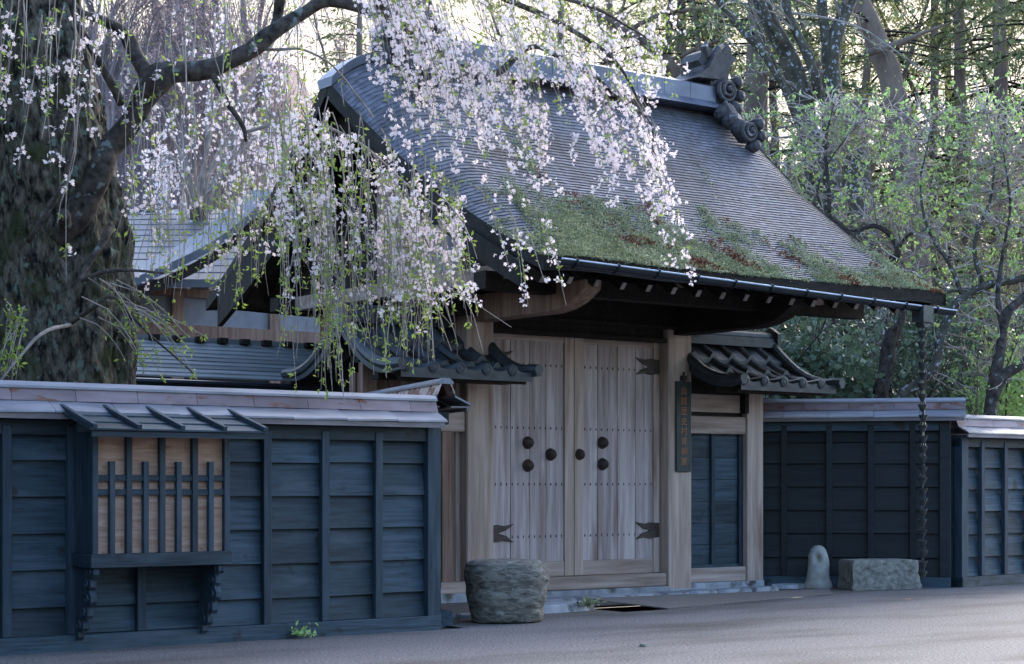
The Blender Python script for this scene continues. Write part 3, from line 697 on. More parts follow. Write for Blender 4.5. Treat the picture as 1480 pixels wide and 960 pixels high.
# ================================================================== WING WALLS WITH SMALL TILED ROOFS
def tiled_roof(t, X0, X1, yr, yf, yb_, zr, ze, nroll, xcut=None):
    pitch = (X1-X0)/nroll
    def sag(k): return k+.28*math.sin(math.pi*k)        # concave fall: steep at ridge
    rows = 4
    def surf(x, v, side):
        y = yr+((yf if side < 0 else yb_)-yr)*v
        z = zr-(zr-ze)*sag(v)
        ph = ((x-X0)/pitch) % 1.0
        if ph < .38: z += .058*math.sin(math.pi*ph/.38)
        else: z -= .018*math.sin(math.pi*(ph-.38)/.62)
        return Vector((x, y, z))
    b = MB(); nx = nroll*11
    for side in (-1, 1):
        for r in range(rows):
            def f(u, v, r=r):
                x = X0+(X1-X0)*u; p = surf(x, (r+v*1.0)/rows, side); return p+Vector((0, 0, .0+.05*v))
            b.grid(f, nx, 3, None, lambda i, j, rr=[random.random() for _ in range(nroll+1)]: rr[i//11])
            b.grid(lambda u, v: f(u, 1)-Vector((0, 0, .055*v)), nx, 1, .3)
        b.grid(lambda u, v: (lambda p: Vector((p.x, p.y+.004*v, (p.z+.045)*(1-v)+(ze-.055)*v)))(surf(X0+(X1-X0)*u, 1, side)), nx, 2, .4)
    rf = b.build('tiled_roof', M['tile'], t)
    bd = []
    for k in range(11): v = k/10*.985; bd.append((yr+(yf-yr)*v, zr-(zr-ze)*sag(v)-.012))
    bo = [(y, z-.035) for y, z in bd[::-1]]
    b.extr(bd+bo, lambda p, q_, k: (X0 if k == 0 else X1, p, q_), .1)
    for k in range(nroll+1):                             # round end discs and the raised verges
        x = X0+pitch*(k+.19)
        if k < nroll:
            p = surf(x, 1, -1); b = MB(); b.lathe([(.052, .03), (.055, -.012), (.035, -.018), (.03, -.012), (.01, -.016)], 12, lambda c_, s_, h: (x+c_, p.y+h, p.z-.012+s_)); b.build('eave_disc', M['tile'], rf)
    for x in (X0-.03, X1+.02):
        b = MB()
        for side in (-1, 1):
            pts = []
            for k in range(11):
                v = k/10*1.07; y = yr+((yf if side < 0 else yb_)-yr)*v; pts.append((x, y, zr-(zr-ze)*sag(min(v, 1))+.05+(.015 if v > .95 else 0)))
            b.tube(pts, [.058]*10+[.05], 9, .5)
            for k in range(10):
                (xa, ya, za), (xb, yb2, zb) = pts[k], pts[k+1]
                vs = []
                for (y, z, h_) in ((ya, za, .15-.009*k), (yb2, zb, .15-.009*(k+1))): vs += [(x-.03, y, z-.02), (x+.03, y, z-.02), (x+.03, y, z-h_), (x-.03, y, z-h_)]
                b.add(vs, [(0, 4, 5, 1), (1, 5, 6, 2), (2, 6, 7, 3), (3, 7, 4, 0)]+([(4, 7, 6, 5)] if k == 9 else []), .35)
        b.build('verge_tile', M['tile'], rf, smooth=False)
    b = MB(); b.box(X0-.02, X1+.02, yr-.10, yr+.10, zr-.02, zr+.05, .3); b.box(X0-.02, X1+.02, yr-.085, yr+.085, zr+.052, zr+.085, .6)
    b.tube([(X0-.06, yr, zr+.10), (X1+.08, yr, zr+.10)], .06, 10, .5); b.extr([(-.12, -.05), (-.13, .14), (0, .22), (.13, .14), (.12, -.05)], lambda p, q_, k: ((X1 if X1 > 12 else X0)+(.03 if k == 0 else .08)*(1 if X1 > 12 else -1), yr+p, zr+q_))
    b.build('ridge_tile', M['tile'], rf)
    b = MB()
    for i in range(int((X1-X0)/.2)):
        x = X0+.1+i*.2; b.bar((x, yf+.1, ze-.05), (x, yr, zr-.17), .05, .06)
    b.box(X0+.03, X1-.03, yf+.07, yf+.1, ze-.075, ze-.045); b.box(X0, X1, yf+.38, yf+.5, ze-.06, ze+.04); b.build('roof_rafter', M['dark_wood'], rf)
# right wing with its small door
t = thing('wing_wall', 'right wing of the gate with a narrow dark panelled door under small curved tiles', 'wing wall', (13.72, 14.45, 0), group='tiled wing walls beside the gate')
WY = 14.36
q = MB(); q.box(14.02, 14.27, WY-.02, WY+.22, .05, 2.17); q.build('post', M['post_wood'], t, bevel=.008)
q = MB(); q.box(13.158, 14.018, WY+.0, WY+.14, 1.70, 1.89, .6); q.build('lintel', M['beam_wood'], t, bevel=.006)
q = MB(); q.box(13.158, 13.95, WY+.02, WY+.12, 1.935, 2.13, .8); q.build('upper_board', M['beam_wood'], t, bevel=.005)
q = MB(); q.box(13.158, 14.25, WY+.03, WY+.17, 2.132, 2.3); q.box(13.158, 14.25, WY+.06, WY+.12, 1.885, 1.94); q.box(13.958, 14.017, WY-.05, WY+.16, 1.93, 2.2); q.build('upper_frame', M['dark_wood'], t)
q = MB(); q.box(13.158, 14.018, WY-.0, WY+.12, .085, .24, .9); sl = q.build('door_sill', M['beam_wood'], t, bevel=.005)
q = MB(); q.box(13.158, 14.26, WY-.05, WY+.2, .0, .083); q.build('footing_stone', M['flag'], sl, bevel=.01)
q = MB(); zz = [.27, .49, .72, .96, 1.2, 1.44, 1.68]
for k in range(6):
    for a, c in ((13.16, 13.555), (13.585, 13.97)): q.box(a+.01, c-.01, WY+.075+random.uniform(0, .004), WY+.09, zz[k]+.004, zz[k+1]-.004)
q.box(13.16, 14.018, WY+.092, WY+.1, .24, 1.7, .2)
dr = q.build('small_door', M['black_wood'], t)
q = MB(); q.box(13.545, 13.595, WY+.045, WY+.085, .27, 1.69); q.box(13.96, 14.018, WY+.045, WY+.085, .24, 1.69); q.box(13.158, 13.959, WY+.05, WY+.088, .24, .272); q.build('door_frame', M['black_post'], dr)
tiled_roof(t, 13.17, 14.60, 14.6, 13.56, 15.6, 2.71, 2.19, 5)
# left wing
t = thing('wing_wall', 'left wing of the gate, brown planks and curved tiles behind hanging blossom', 'wing wall', (9.6, 14.45, 0), group='tiled wing walls beside the gate')
q = MB(); x = 8.98
while x < 10.1:
    wd = random.uniform(.10, .16); q.box(x, min(x+wd-.006, 10.185), WY+.06, WY+.09, .2, 2.2); x += wd
q.build('planking', M['brown_plank'], t)
q = MB(); q.box(9.92, 10.06, WY-.02, WY+.055, .14, 2.2); q.box(9.0, 9.16, WY-.04, WY+.2, .1, 2.3); q.build('post', M['brown_plank'], t, bevel=.005)
q = MB(); q.box(9.17, 10.185, WY-.03, WY+.058, 1.66, 1.86, .7); q.build('lintel', M['beam_wood'], t, bevel=.006)
q = MB(); q.box(9.0, 10.185, WY-.05, WY+.14, .09, .2, .9); sl = q.build('sill', M['beam_wood'], t)
q = MB(); q.box(8.95, 10.16, WY-.10, WY+.16, -.01, .088); q.build('footing_stone', M['flag'], sl, bevel=.01)
q = MB(); q.box(9.0, 10.18, WY+.03, WY+.17, 2.2, 2.36); q.build('top_beam', M['dark_wood'], t)
tiled_roof(t, 8.97, 10.48, 14.6, 13.62, 15.6, 2.71, 2.18, 5)
# ================================================================== SMALL OBJECTS
# sign board on the right post
t = thing('sign_board', 'tall narrow dark sign with faded red characters hung on the right gate post', 'sign', (12.99, YP0-.02, 1.45))
s0 = Yp(977, 682, YP0-.02); s1 = Yp(998, 552, YP0-.02)
q = MB(); q.box(s0.x, s1.x, YP0-.032, YP0-.006, s0.z, s1.z, .5); bd = q.build('board', M['sign'], t, bevel=.004)
q = MB(); xm_ = (s0.x+s1.x)/2; q.box(xm_-.03, xm_+.03, YP0-.05, YP0-.003, s1.z+.01, s1.z+.06); q.tube([(xm_, YP0-.03, s1.z), (xm_, YP0-.03, s1.z+.1)], .012, 6); q.build('hook', M['iron'], t)
txt = '角館歴史村青柳家'
hh = (s1.z-s0.z)/(len(txt)+1.0)
for i, ch in enumerate(txt):
    cu = bpy.data.curves.new('character', 'FONT'); cu.body = ch; cu.size = hh*.88; cu.align_x = 'CENTER'; cu.extrude = .0015; cu.resolution_u = 2
    to = bpy.data.objects.new('character', cu); col.objects.link(to); bpy.context.view_layer.update()
    me = bpy.data.meshes.new_from_object(to); bpy.data.objects.remove(to)
    o = bpy.data.objects.new('character', me); me.materials.clear(); me.materials.append(M['sign_ink']); col.objects.link(o)
    at = me.attributes.new('tone', 'FLOAT', 'FACE'); at.data.foreach_set('value', np.full(len(me.polygons), .5, dtype=np.float32))
    o.parent = bd; OFF[o] = OFF[bd]
    o.location = Vector((xm_, YP0-.034, s1.z-hh*(i+1.28)))-OFF[bd]; o.rotation_euler = (R(90), 0, 0)

# stones
def rough_stone(fn, nu, nv, amp, freq, name, m, label, cat, group=None, seed=0):
    b = MB()
    def g(u, v):
        p = Vector(fn(u, v)); d = noise.noise(p*freq+Vector((seed, 0, 0)))*amp+noise.noise(p*freq*3.1+Vector((seed, 3, 0)))*amp*.4
        return p, d
    cx = Vector(fn(0, .5)).lerp(Vector(fn(.5, .5)), .5)
    def h(u, v):
        p, d = g(u % 1.0, v); dr_ = (p-cx); dr_.z *= .35; return p+dr_.normalized()*d
    b.grid(h, nu, nv, .5)
    o = b.build(name, m, smooth=True); return tag(o, label, cat, group)
# big round stone before the left post; a squat drum, wider at the top, cracked
sc_ = Vector((8.97, 12.02, 0)); 
def drum(u, v):
    a = 2*math.pi*u
    prof = [(0.0, .0), (.24, .0), (.30, .02), (.325, .10), (.345, .22), (.362, .34), (.372, .44), (.355, .49), (.30, .515), (.16, .53), (0, .532)]
    k = v*(len(prof)-1); i = min(int(k), len(prof)-2); f = k-i; r = prof[i][0]*(1-f)+prof[i+1][0]*f; z = prof[i][1]*(1-f)+prof[i+1][1]*f
    e = 1+.035*math.sin(4*a+.5)+.03*math.sin(2*a)
    crack = max(0, 1-abs(((a-5.32-.12*(z-.3)+math.pi) % (2*math.pi))-math.pi)/.05)*.045*(z > .16)
    ledge = .005*math.sin(z*38+1.5*noise.noise(Vector((math.cos(a)*2, math.sin(a)*2, 0))))*(r > .25)
    return sc_+Vector((math.cos(a)*(r*e-crack+ledge), math.sin(a)*(r*e-crack+ledge), z))
rough_stone(drum, 150, 60, .028, 3.2, 'drum_stone', M['stone'], 'big cracked drum-shaped stone standing before the left gate post', 'stone')
# small bollard stone with a hole
bc = Vector((14.66, 13.88, .0))
def boll(u, v):
    a = 2*math.pi*u; prof = [(0, 0), (.16, .0), (.155, .04), (.128, .1), (.118, .25), (.108, .36), (.085, .43), (.05, .468), (0, .48)]
    k = v*(len(prof)-1); i = min(int(k), len(prof)-2); f = k-i; r = prof[i][0]*(1-f)+prof[i+1][0]*f; z = prof[i][1]*(1-f)+prof[i+1][1]*f
    x, y = math.cos(a)*r, math.sin(a)*r
    hole = math.exp(-(((a-R(218)+math.pi) % (2*math.pi)-math.pi)/.42)**2-((z-.33)/.045)**2)*.085
    return bc+Vector((x-math.cos(a)*hole, y-math.sin(a)*hole, z))
rough_stone(boll, 60, 50, .010, 7, 'bollard_stone', M['bollard'], 'small round-topped pale stone post with a hole, in front of the dark fence', 'bollard', seed=4)
# long block
bd_ = (pb-pa).normalized(); bn = Vector((bd_.y, -bd_.x))
if bn.y > 0: bn = -bn
o2 = Vector((15.02, 13.32, 0)); 
def block(u, v):
    hw, hd = .38, .21; per = u*4
    c = [(-hw, -hd), (hw, -hd), (hw, hd), (-hw, hd), (-hw, -hd)]; i = min(int(per), 3); f = per-i
    x = c[i][0]*(1-f)+c[i+1][0]*f; y = c[i][1]*(1-f)+c[i+1][1]*f
    prof = [(0, 0), (1.0, 0), (1.02, .05), (1.0, .18), (.99, .29), (.96, .325), (.6, .335), (0, .335)]
    k = v*(len(prof)-1); i = min(int(k), len(prof)-2); f = k-i; s = prof[i][0]*(1-f)+prof[i+1][0]*f; z = prof[i][1]*(1-f)+prof[i+1][1]*f
    ang = R(-26); x, y = x*s, y*s
    return o2+Vector((x*math.cos(ang)-y*math.sin(ang), x*math.sin(ang)+y*math.cos(ang), z))
rough_stone(block, 100, 40, .03, 5, 'stone_block', M['stone_pale'], 'low rectangular rough stone block on the ground beside the rain chain', 'stone', seed=9)
# flagstones along the gate front
def flag(px, py, w_, d_, z, label, rot=0.0, name='flagstone', m='flag'):
    c = D(px, py, FH*1.0/(py-HZ)*1); n = 11; b = MB(); rr = [random.uniform(.82, 1.1) for _ in range(n)]
    pr = []
    for k in range(n):
        a = 2*math.pi*k/n; ex = abs(math.cos(a))**.6*math.copysign(1, math.cos(a)); ey = abs(math.sin(a))**.6*math.copysign(1, math.sin(a))
        x, y = ex*w_/2*rr[k], ey*d_/2*rr[k]; pr.append((x*math.cos(rot)-y*math.sin(rot), x*math.sin(rot)+y*math.cos(rot)))
    b.extr(pr, lambda p, q_, k: (c.x+p*(1 if k == 0 else .94), c.y+q_*(1 if k == 0 else .92), -.006 if k == 0 else z+.006*noise.noise(Vector((p*5, q_*5, px)))))
    return tag(b.build(name, M[m], bevel=.008), label, 'flagstone', 'flagstones before the gate')
FH = 2600*EYE
fl = [(800, 872, .50, .34, .05), (845, 869, .44, .34, .05), (888, 867, .46, .34, .05), (930, 865, .40, .32, .05), (970, 862, .46, .32, .045),
      (1012, 859, .46, .32, .045), (1055, 857, .48, .30, .045), (1098, 854, .46, .30, .045), (1140, 850, .45, .30, .045)]
for i, f in enumerate(fl):
    flag(*f, 'irregular blue-grey flagstone set in the ground along the foot of the gate', rot=random.uniform(-.15, .15))
flag(800, 884, .95, .42, .075, 'widest flat stone, bluish, lying between the drum stone and the ramp', rot=.1)
flag(700, 893, .62, .24, .04, 'low flat stone half under the big drum stone')
# ramp slab over the ditch
q = MB(); c = [(10.64, 13.05, .085), (11.02, 12.30, .018), (13.9, 12.95, .016), (14.2, 13.3, .035)]
q.add([(x, y, z) for x, y, z in c]+[(x, y, max(z-.012, .009)) for x, y, z in c], [(0, 1, 2, 3), (7, 6, 5, 4), (0, 4, 5, 1), (1, 5, 6, 2), (2, 6, 7, 3), (3, 7, 4, 0)], .5)
tag(q.build('ramp_slab', M['slab']), 'thin brown ramp plate sloping from the gate to the road over a black gap', 'ramp')
# rain chain
rc_ = Vector((gx.x, gx.y, 0)); t = thing('rain_chain', 'dark rain chain of small cups hanging from the right end of the gutter', 'rain chain', (rc_.x, rc_.y, .12))
z = gx.z-.25; first = None; k = 0
while z > .16:
    if first is None:
        b = MB(); b.lathe([(.012, -.062), (.02, -.055), (.046, .0), (.05, .012), (.042, .01), (.015, -.045)], 9, lambda c_, s_, h: (rc_.x+c_, rc_.y+s_, z+h))
        b.tube([(rc_.x, rc_.y, z-.05), (rc_.x, rc_.y, z+.045)], .008, 5); b.tube([(rc_.x-.03, rc_.y, z+.005), (rc_.x-.022, rc_.y, z+.04), (rc_.x, rc_.y, z+.055), (rc_.x+.022, rc_.y, z+.04), (rc_.x+.03, rc_.y, z+.005)], .006, 5)
        first = b.build('cup', M['chain'], t); z0_ = z
    else:
        o = first.copy(); col.objects.link(o); o.parent = t; o.location = (random.uniform(-.006, .006), random.uniform(-.006, .006), z-z0_); o.rotation_euler = (0, 0, k*1.3)
    z -= .105; k += 1
# weed, moss tuft, fallen leaf
def tuft(p, n, r, L, m, name, label, cat):
    bk = Bulk(); P_ = np.array(p)+np.column_stack([rng.normal(0, r, n), rng.normal(0, r, n), np.abs(rng.normal(0, r*.7, n))])
    leaves(bk, P_, L, (0, 0, 1), .6); return tag(bk.build(name, m), label, cat)
p = D(466, 925, FH/225*.985); tuft((p.x, 11.6, .02), 60, .05, .05, M['bud_leaf'], 'weed', 'small green weed growing at the foot of the left black fence', 'weed')
p = D(851, 884, FH/184*1.0); tuft((p.x, p.y, .05), 90, .045, .05, M['moss'], 'grass_tuft', 'little mossy grass tuft at the left corner of the ramp', 'grass')
p = D(1313, 868, FH/168); b = MB(); b.add([(p.x-.05, p.y, .012), (p.x, p.y-.02, .016), (p.x+.06, p.y+.01, .02), (p.x, p.y+.03, .014)], [(0, 1, 2, 3)], .5)
tag(b.build('fallen_leaf', mat('orange_leaf', (.5, .18, .06), (.6, .26, .1))), 'single orange dead leaf lying on the road', 'leaf')
p = D(930, 936, FH/236); b = MB(); b.lathe([(.0, .0), (.025, .005), (.02, .02), (.0, .025)], 7, lambda c_, s_, h: (p.x+c_*1.4, p.y+s_, .006+h)); tag(b.build('pebble', M['stone_pale']), 'small pale pebble alone on the asphalt', 'pebble')

# ================================================================== HOUSE BEHIND, LEFT
H = thing('house', 'house behind the left fence with pale metal roof and white plaster wall', 'house', (11.5, 24, 0))
HY = 24.0
def hp(px, py, Y=HY): return Yp(px, py, Y)
b = MB(); a = hp(60, 470); c = hp(600, 440); b.box(a.x, c.x, HY, HY+.25, 0, hp(205, 425).z, .6); wl = b.build('plaster_wall', M['plaster'], H)
b = MB(); z0, z1 = hp(300, 492).z, hp(300, 472).z; b.box(a.x, c.x, HY-.08, HY+.1, z0, z1); b.box(a.x, c.x, HY-.05, HY+.1, hp(300, 432).z, hp(300, 420).z); b.build('wall_beam', M['brown_plank'], H)
for px in (120, 255, 395, 520):
    b = MB(); x = hp(px, 450).x; b.box(x-.09, x+.09, HY-.06, HY+.1, 0, hp(300, 425).z); b.build('post', M['brown_plank'], H)
b = MB(); b.box(a.x, c.x, HY-.02, HY+.05, 0, z0-.002, .2); b.build('lower_wall', M['dark_wood'], H)
# roof: rises behind the wall, horizontal seams; a sweeping pale verge at its right
e0, e1 = Yp(20, 405, 23.0), Yp(330, 405, 23.0); r0, r1 = Yp(70, 305, 28.0), Yp(400, 302, 28.0)
b = MB(); nr = 12
for k in range(nr):
    f0, f1 = k/nr, (k+1)/nr
    for s in range(2):
        pass
    b.add([e0.lerp(r0, f0)+Vector((0, 0, .012)), e1.lerp(r1, f0)+Vector((0, 0, .012)), e1.lerp(r1, f1), e0.lerp(r0, f1),
           e0.lerp(r0, f0)-Vector((0, 0, .1)), e1.lerp(r1, f0)-Vector((0, 0, .1)), e1.lerp(r1, f1)-Vector((0, 0, .1)), e0.lerp(r0, f1)-Vector((0, 0, .1))],
          [(0, 1, 2, 3), (0, 4, 5, 1), (1, 5, 6, 2), (4, 7, 6, 5), (0, 3, 7, 4)])
hr = b.build('roof', M['pale_metal_roof'], H)
b = MB(); b.box(r0.x-.3, r1.x+.3, 27.75, 28.25, r0.z-.1, r0.z+.14); b.build('ridge_cap', M['pale_metal_roof'], hr)
b = MB(); b.add([r0, r1, e1+Vector((0, 10, 0)), e0+Vector((0, 10, 0))], [(0, 1, 2, 3)], .5); b.build('rear_slope', M['pale_metal_roof'], hr)
vp = [hp(p, q_, 22.6) for p, q_ in ((150, 418), (200, 399), (250, 378), (300, 353), (345, 322), (400, 275))]
b = MB(); vps = spline([tuple(v) for v in vp], 5)
for k in range(len(vps)-1):
    p_, n_ = Vector(vps[k]), Vector(vps[k+1]); dn = Vector((0, 0, -.12)); bkk = Vector((0, .8, .10))
    b.add([p_, n_, n_+dn, p_+dn, p_+bkk, n_+bkk], [(0, 3, 2, 1), (0, 1, 5, 4)], .7)
b.build('porch_verge', M['pale_metal_roof'], hr)
b = MB()
for k in range(len(vps)-1):
    p_, n_ = Vector(vps[k]), Vector(vps[k+1]); d1 = Vector((0, .1, -.18)); d2 = Vector((0, .1, -.32))
    b.add([p_+d1, n_+d1, n_+d2, p_+d2, p_+d1+Vector((0, .1, 0)), n_+d1+Vector((0, .1, 0)), n_+d2+Vector((0, .1, 0)), p_+d2+Vector((0, .1, 0))], [(0, 3, 2, 1), (3, 7, 6, 2), (4, 5, 6, 7)], .3)
b.build('porch_barge_board', M['dark_wood'], hr)
# low slatted lean-to roof nearer the fence
T = thing('garden_wall', 'low inner wall with grey boarded lean-to roof behind the left fence', 'wall', (8.4, 16.6, 0))
LX0, LX1 = Xat(150, 16.6), Xat(520, 16.6); zT, zB = Yp(330, 497, 16.9).z, Yp(330, 548, 16.2).z
b = MB()
for k in range(9):
    y0 = 16.15+k*.085; f = k/9; z0 = zB+(zT-zB)*f; z1 = zB+(zT-zB)*(k+1.15)/9
    b.extr([(y0, z0+.012), (y0, z0-.004), (y0+.1, z1-.016), (y0+.1, z1)], lambda p, q_, kk: (LX0 if kk == 0 else LX1, p, q_))
rf = b.build('lean_to_roof', M['grey_board'], T)
b = MB(); b.box(LX0, LX1, 16.9, 17.02, zT-.03, zT+.05); b.build('ridge_board', M['grey_board'], rf)
for k in range(14):
    b = MB(); x = LX0+.1+k*.26; b.box(x, x+.10, 16.84, 16.897, zT+.0, zT+.055); b.build('ridge_block', M['dark_wood'], rf)
b = MB(); b.box(LX0, LX1, 16.3, 16.38, 0, zB-.02); b.build('wall_boarding', M['dark_wood'], T)
b = MB(); b.tube([(LX0, 16.1, zB-.06), (LX1, 16.1, zB-.07)], .035, 8, .6); b.build('gutter', M['gutter'], T)
# ================================================================== WEEPING CHERRY
def DL(pts):                                             # (px, py, Y, r) -> spline of (x, y, z, r)
    return spline([(*Yp(p[0], p[1], p[2]), p[3]) for p in pts], 5)
CH = thing('weeping_cherry', 'old mossy weeping cherry behind the left fence, its blossom streaming over the gate roof', 'tree', (5.45, 13.25, 0))
# trunk: a surface with ridged bark
tp = spline([(*Yp(95, 560, 13.3)[:2], -.1, .72), (*Yp(92, 560, 13.3)[:2], .5, .66), (*Yp(88, 480, 13.3), .62), (*Yp(84, 380, 13.3), .585), (*Yp(78, 280, 13.3), .55), (*Yp(66, 180, 13.3), .50), (*Yp(50, 90, 13.3), .47), (*Yp(38, 0, 13.3), .42), (*Yp(30, -90, 13.3), .36)], 6)
b = MB(); NT = len(tp)-1
def trunkf(u, v):
    k = v*NT; i = min(int(k), NT-1); f = k-i; c = tp[i]*(1-f)+tp[i+1]*f; a = 2*math.pi*(u % 1.0)
    ca, sa = math.cos(a), math.sin(a)
    q = Vector((ca*1.1, sa*1.1, c[2]*.35)); g = noise.noise(q*1.6)*.24+noise.noise(q*4+Vector((5, 0, 0)))*.09
    rg = 1-abs(noise.noise(Vector((ca*7.5, sa*7.5, c[2]*1.6)))); g += (rg-.75)*.11
    g += noise.noise(Vector((ca*9, sa*9, c[2]*7)))*.06+abs(noise.noise(Vector((ca*17, sa*17, c[2]*11))))*.04
    wv_ = noise.noise(Vector((ca*3, sa*3, c[2]*2)))*.5; dd_ = noise.voronoi(Vector((ca*4.2+wv_, sa*4.2+wv_, c[2]*1.7+wv_)))[0]; g += min(.16, dd_[1]-dd_[0])*.16-.02
    hol = math.exp(-(((a-R(262)+math.pi) % (2*math.pi)-math.pi)/.32)**2-((c[2]-3.05)/.22)**2)*.22
    hol += math.exp(-(((a-R(300)+math.pi) % (2*math.pi)-math.pi)/.22)**2-((c[2]-2.2)/.75)**2)*.16
    r = c[3]*.94*(1+g*.8-hol); return (c[0]+ca*r, c[1]+sa*r, c[2])
b.grid(trunkf, 380, 420, .5)
b.build('trunk', M['bark'], CH, smooth=True)
def wob(S, amp, fr, seed=0):
    S = S.copy()
    for i in range(len(S)):
        p = Vector(S[i, :3]); n_ = noise.noise_vector(p*fr+Vector((seed, 0, 0))); k = min(1, i/3)*min(1, (len(S)-1-i)/3)
        S[i, :3] += np.array(n_)*amp*k; S[i, 3] *= 1+.18*noise.noise(p*fr*2.5)
    return S
LIMBS = [
 [(80, 345, 12.95, .15), (105, 300, 12.78, .12), (128, 265, 12.68, .115), (165, 208, 12.6, .105), (198, 152, 12.45, .10), (222, 124, 12.3, .12), (262, 104, 12.2, .088), (312, 99, 12.1, .08), (350, 74, 12, .075), (392, 48, 11.9, .07), (425, 18, 11.8, .06), (470, 6, 11.7, .052), (530, 15, 11.6, .046), (580, 45, 11.5, .042), (640, 92, 11.4, .036), (690, 111, 11.35, .034), (735, 88, 11.3, .03), (778, 71, 11.3, .026), (822, 90, 11.2, .02), (880, 125, 11.2, .015), (930, 180, 11.1, .010), (948, 225, 11.1, .006)],
 [(222, 126, 12.3, .085), (212, 100, 12.32, .075), (194, 72, 12.4, .066), (176, 42, 12.4, .056), (150, 26, 12.4, .045), (120, 14, 12.4, .036), (85, -25, 12.4, .03)],
 [(176, 150, 12.4, .035), (150, 100, 12.3, .032), (118, 42, 12.3, .028), (98, -10, 12.3, .026)],
 [(398, 44, 11.9, .055), (402, 15, 11.9, .05), (412, -40, 11.8, .04)],
 [(304, 102, 12.1, .03), (325, 140, 12.0, .022), (350, 180, 11.9, .018), (356, 205, 11.9, .012)],
 [(352, 192, 11.9, .012), (400, 180, 11.8, .015), (440, 175, 11.75, .015), (475, 181, 11.7, .013), (530, 215, 11.6, .010), (590, 268, 11.6, .008), (650, 310, 11.6, .006)],
 [(372, 72, 12.0, .014), (405, 70, 11.9, .012), (440, 72, 11.8, .010), (490, 104, 11.7, .007), (540, 170, 11.7, .005)],
 [(540, 15, 11.6, .035), (600, -20, 11.4, .03), (690, -15, 11.3, .028), (770, 15, 11.2, .022), (850, 60, 11.2, .018), (905, 110, 11.1, .013), (938, 190, 11.1, .008)],
 [(640, -40, 11.0, .03), (720, -15, 11.0, .024), (810, -5, 11.0, .018), (880, 22, 11.0, .012), (960, 70, 11.0, .006)],
 [(160, 330, 12.6, .03), (118, 400, 12.5, .02), (160, 390, 12.3, .016), (240, 395, 12.1, .008)],
 [(40, 350, 12.7, .02), (95, 250, 12.4, .016), (108, 120, 12.3, .014), (106, -20, 12.2, .012)],
 [(100, 470, 12.6, .02), (140, 440, 12.3, .016), (165, 430, 12.2, .013), (200, 470, 12.2, .010), (280, 540, 12.1, .005)],
 [(105, 468, 12.6, .016), (60, 485, 12.3, .013), (20, 520, 12.2, .010), (-5, 560, 12.2, .008)],
 [(95, 325, 12.75, .05), (94, 314, 12.62, .05), (93, 310, 12.52, .045)],
]
LS_ = []
for k, l in enumerate(LIMBS):
    S = wob(DL(l), .085 if l[0][3] > .05 else .025, 2.6, k); LS_.append(S); S[:, 3] *= .86 if l[0][3] > .05 else 1
    b = MB(); b.tube([s[:3] for s in S], [s[3] for s in S], 14 if l[0][3] > .05 else 7, .5); b.build('limb', M['limb'] if l[0][3] > .016 else M['twig'], CH, smooth=True)

TW = MB(); FP = []; LP = []
def strand(x0, y0, x1, y1, Y0, Y1, r=.0042, fl=(0, .9, .6), lf=(.0, 1, .25), ex=.75, wv=.02, fs=3.2, step=.06):
    # hanging twig from photo point 0 to photo point 1; fl, lf = (from, to, chance per step) of blossom clusters, leaves
    a = Yp(x0, y0, Y0); c = Yp(x1, y1, Y1); L = (c-a).length; n = max(5, int(L/.13)); pts = []
    ph = random.uniform(0, 9)
    for i in range(n+1):
        t_ = i/n; h = t_**ex if x1 > x0 else t_**(.9)
        p = Vector((a.x+(c.x-a.x)*h, a.y+(c.y-a.y)*h, a.z+(c.z-a.z)*t_**1.12))
        p += Vector(noise.noise_vector(Vector((ph, t_*L*2.2, 0))))*wv*(.3+t_); pts.append(p)
    TW.tube(pts, [r*(1-.6*i/n) for i in range(n+1)], 4, cap=False)
    m = max(2, int(L/step))
    for i in range(m):
        t_ = (i+random.random())/m; k = min(int(t_*n), n-1); p = pts[k].lerp(pts[k+1], t_*n-k)
        if fl[0] <= t_ <= fl[1] and random.random() < fl[2]*(.35+1.1*abs(noise.noise(Vector((ph*3, t_*L*2.5, 4))))*1.6):
            cc = p+Vector((random.gauss(0, .022), random.gauss(0, .022), random.gauss(-.02, .014)))
            for _ in range(random.randint(4, 10)): FP.append(cc+Vector((random.gauss(0, .021), random.gauss(0, .021), random.gauss(0, .020))))
        if lf[0] <= t_ <= lf[1] and random.random() < lf[2]*1.25:
            for _ in range(random.randint(2, 4)): LP.append(p+Vector((random.gauss(0, .012), random.gauss(0, .012), random.gauss(0, .012))))
    return pts
U = random.uniform; GA = random.gauss
def fam(n, x0, y0, x1, y1, sp, Y=(10.7, 11.6), **k):
    for _ in range(int(n*.72+.5)):
        sx = GA(0, sp*1.15); f = U(.45, 1.03)**.7
        xa, ya = x0+sx+GA(0, sp*.3), y0+GA(0, 14); xb, yb = x0+sx+(x1-x0)*f+GA(0, sp*.35), ya+(y1-y0)*f
        Y0 = U(*Y); strand(xa, ya, xb, yb, Y0, Y0+U(-.25, .2), **k)
DF = dict(fl=(.05, .98, .72), lf=(.0, 1, .10))
for a in [(9, 520, -40, 572, 185, 12), (10, 545, -40, 606, 225, 16), (12, 575, -20, 645, 280, 18), (12, 610, 0, 668, 270, 18), (12, 640, 40, 690, 240, 18),
          (9, 668, 60, 712, 290, 16), (10, 690, 80, 755, 290, 16), (8, 720, 85, 785, 262, 14), (6, 745, 60, 790, 300, 12), (7, 780, 70, 852, 230, 16), (9, 805, 85, 880, 265, 16),
          (11, 838, 95, 908, 290, 16), (11, 865, 105, 940, 300, 14), (8, 890, 110, 965, 320, 12), (7, 915, 130, 985, 375, 9), (4, 935, 165, 1000, 412, 6), (4, 925, 40, 962, 200, 14)]:
    fam(*a, **DF)
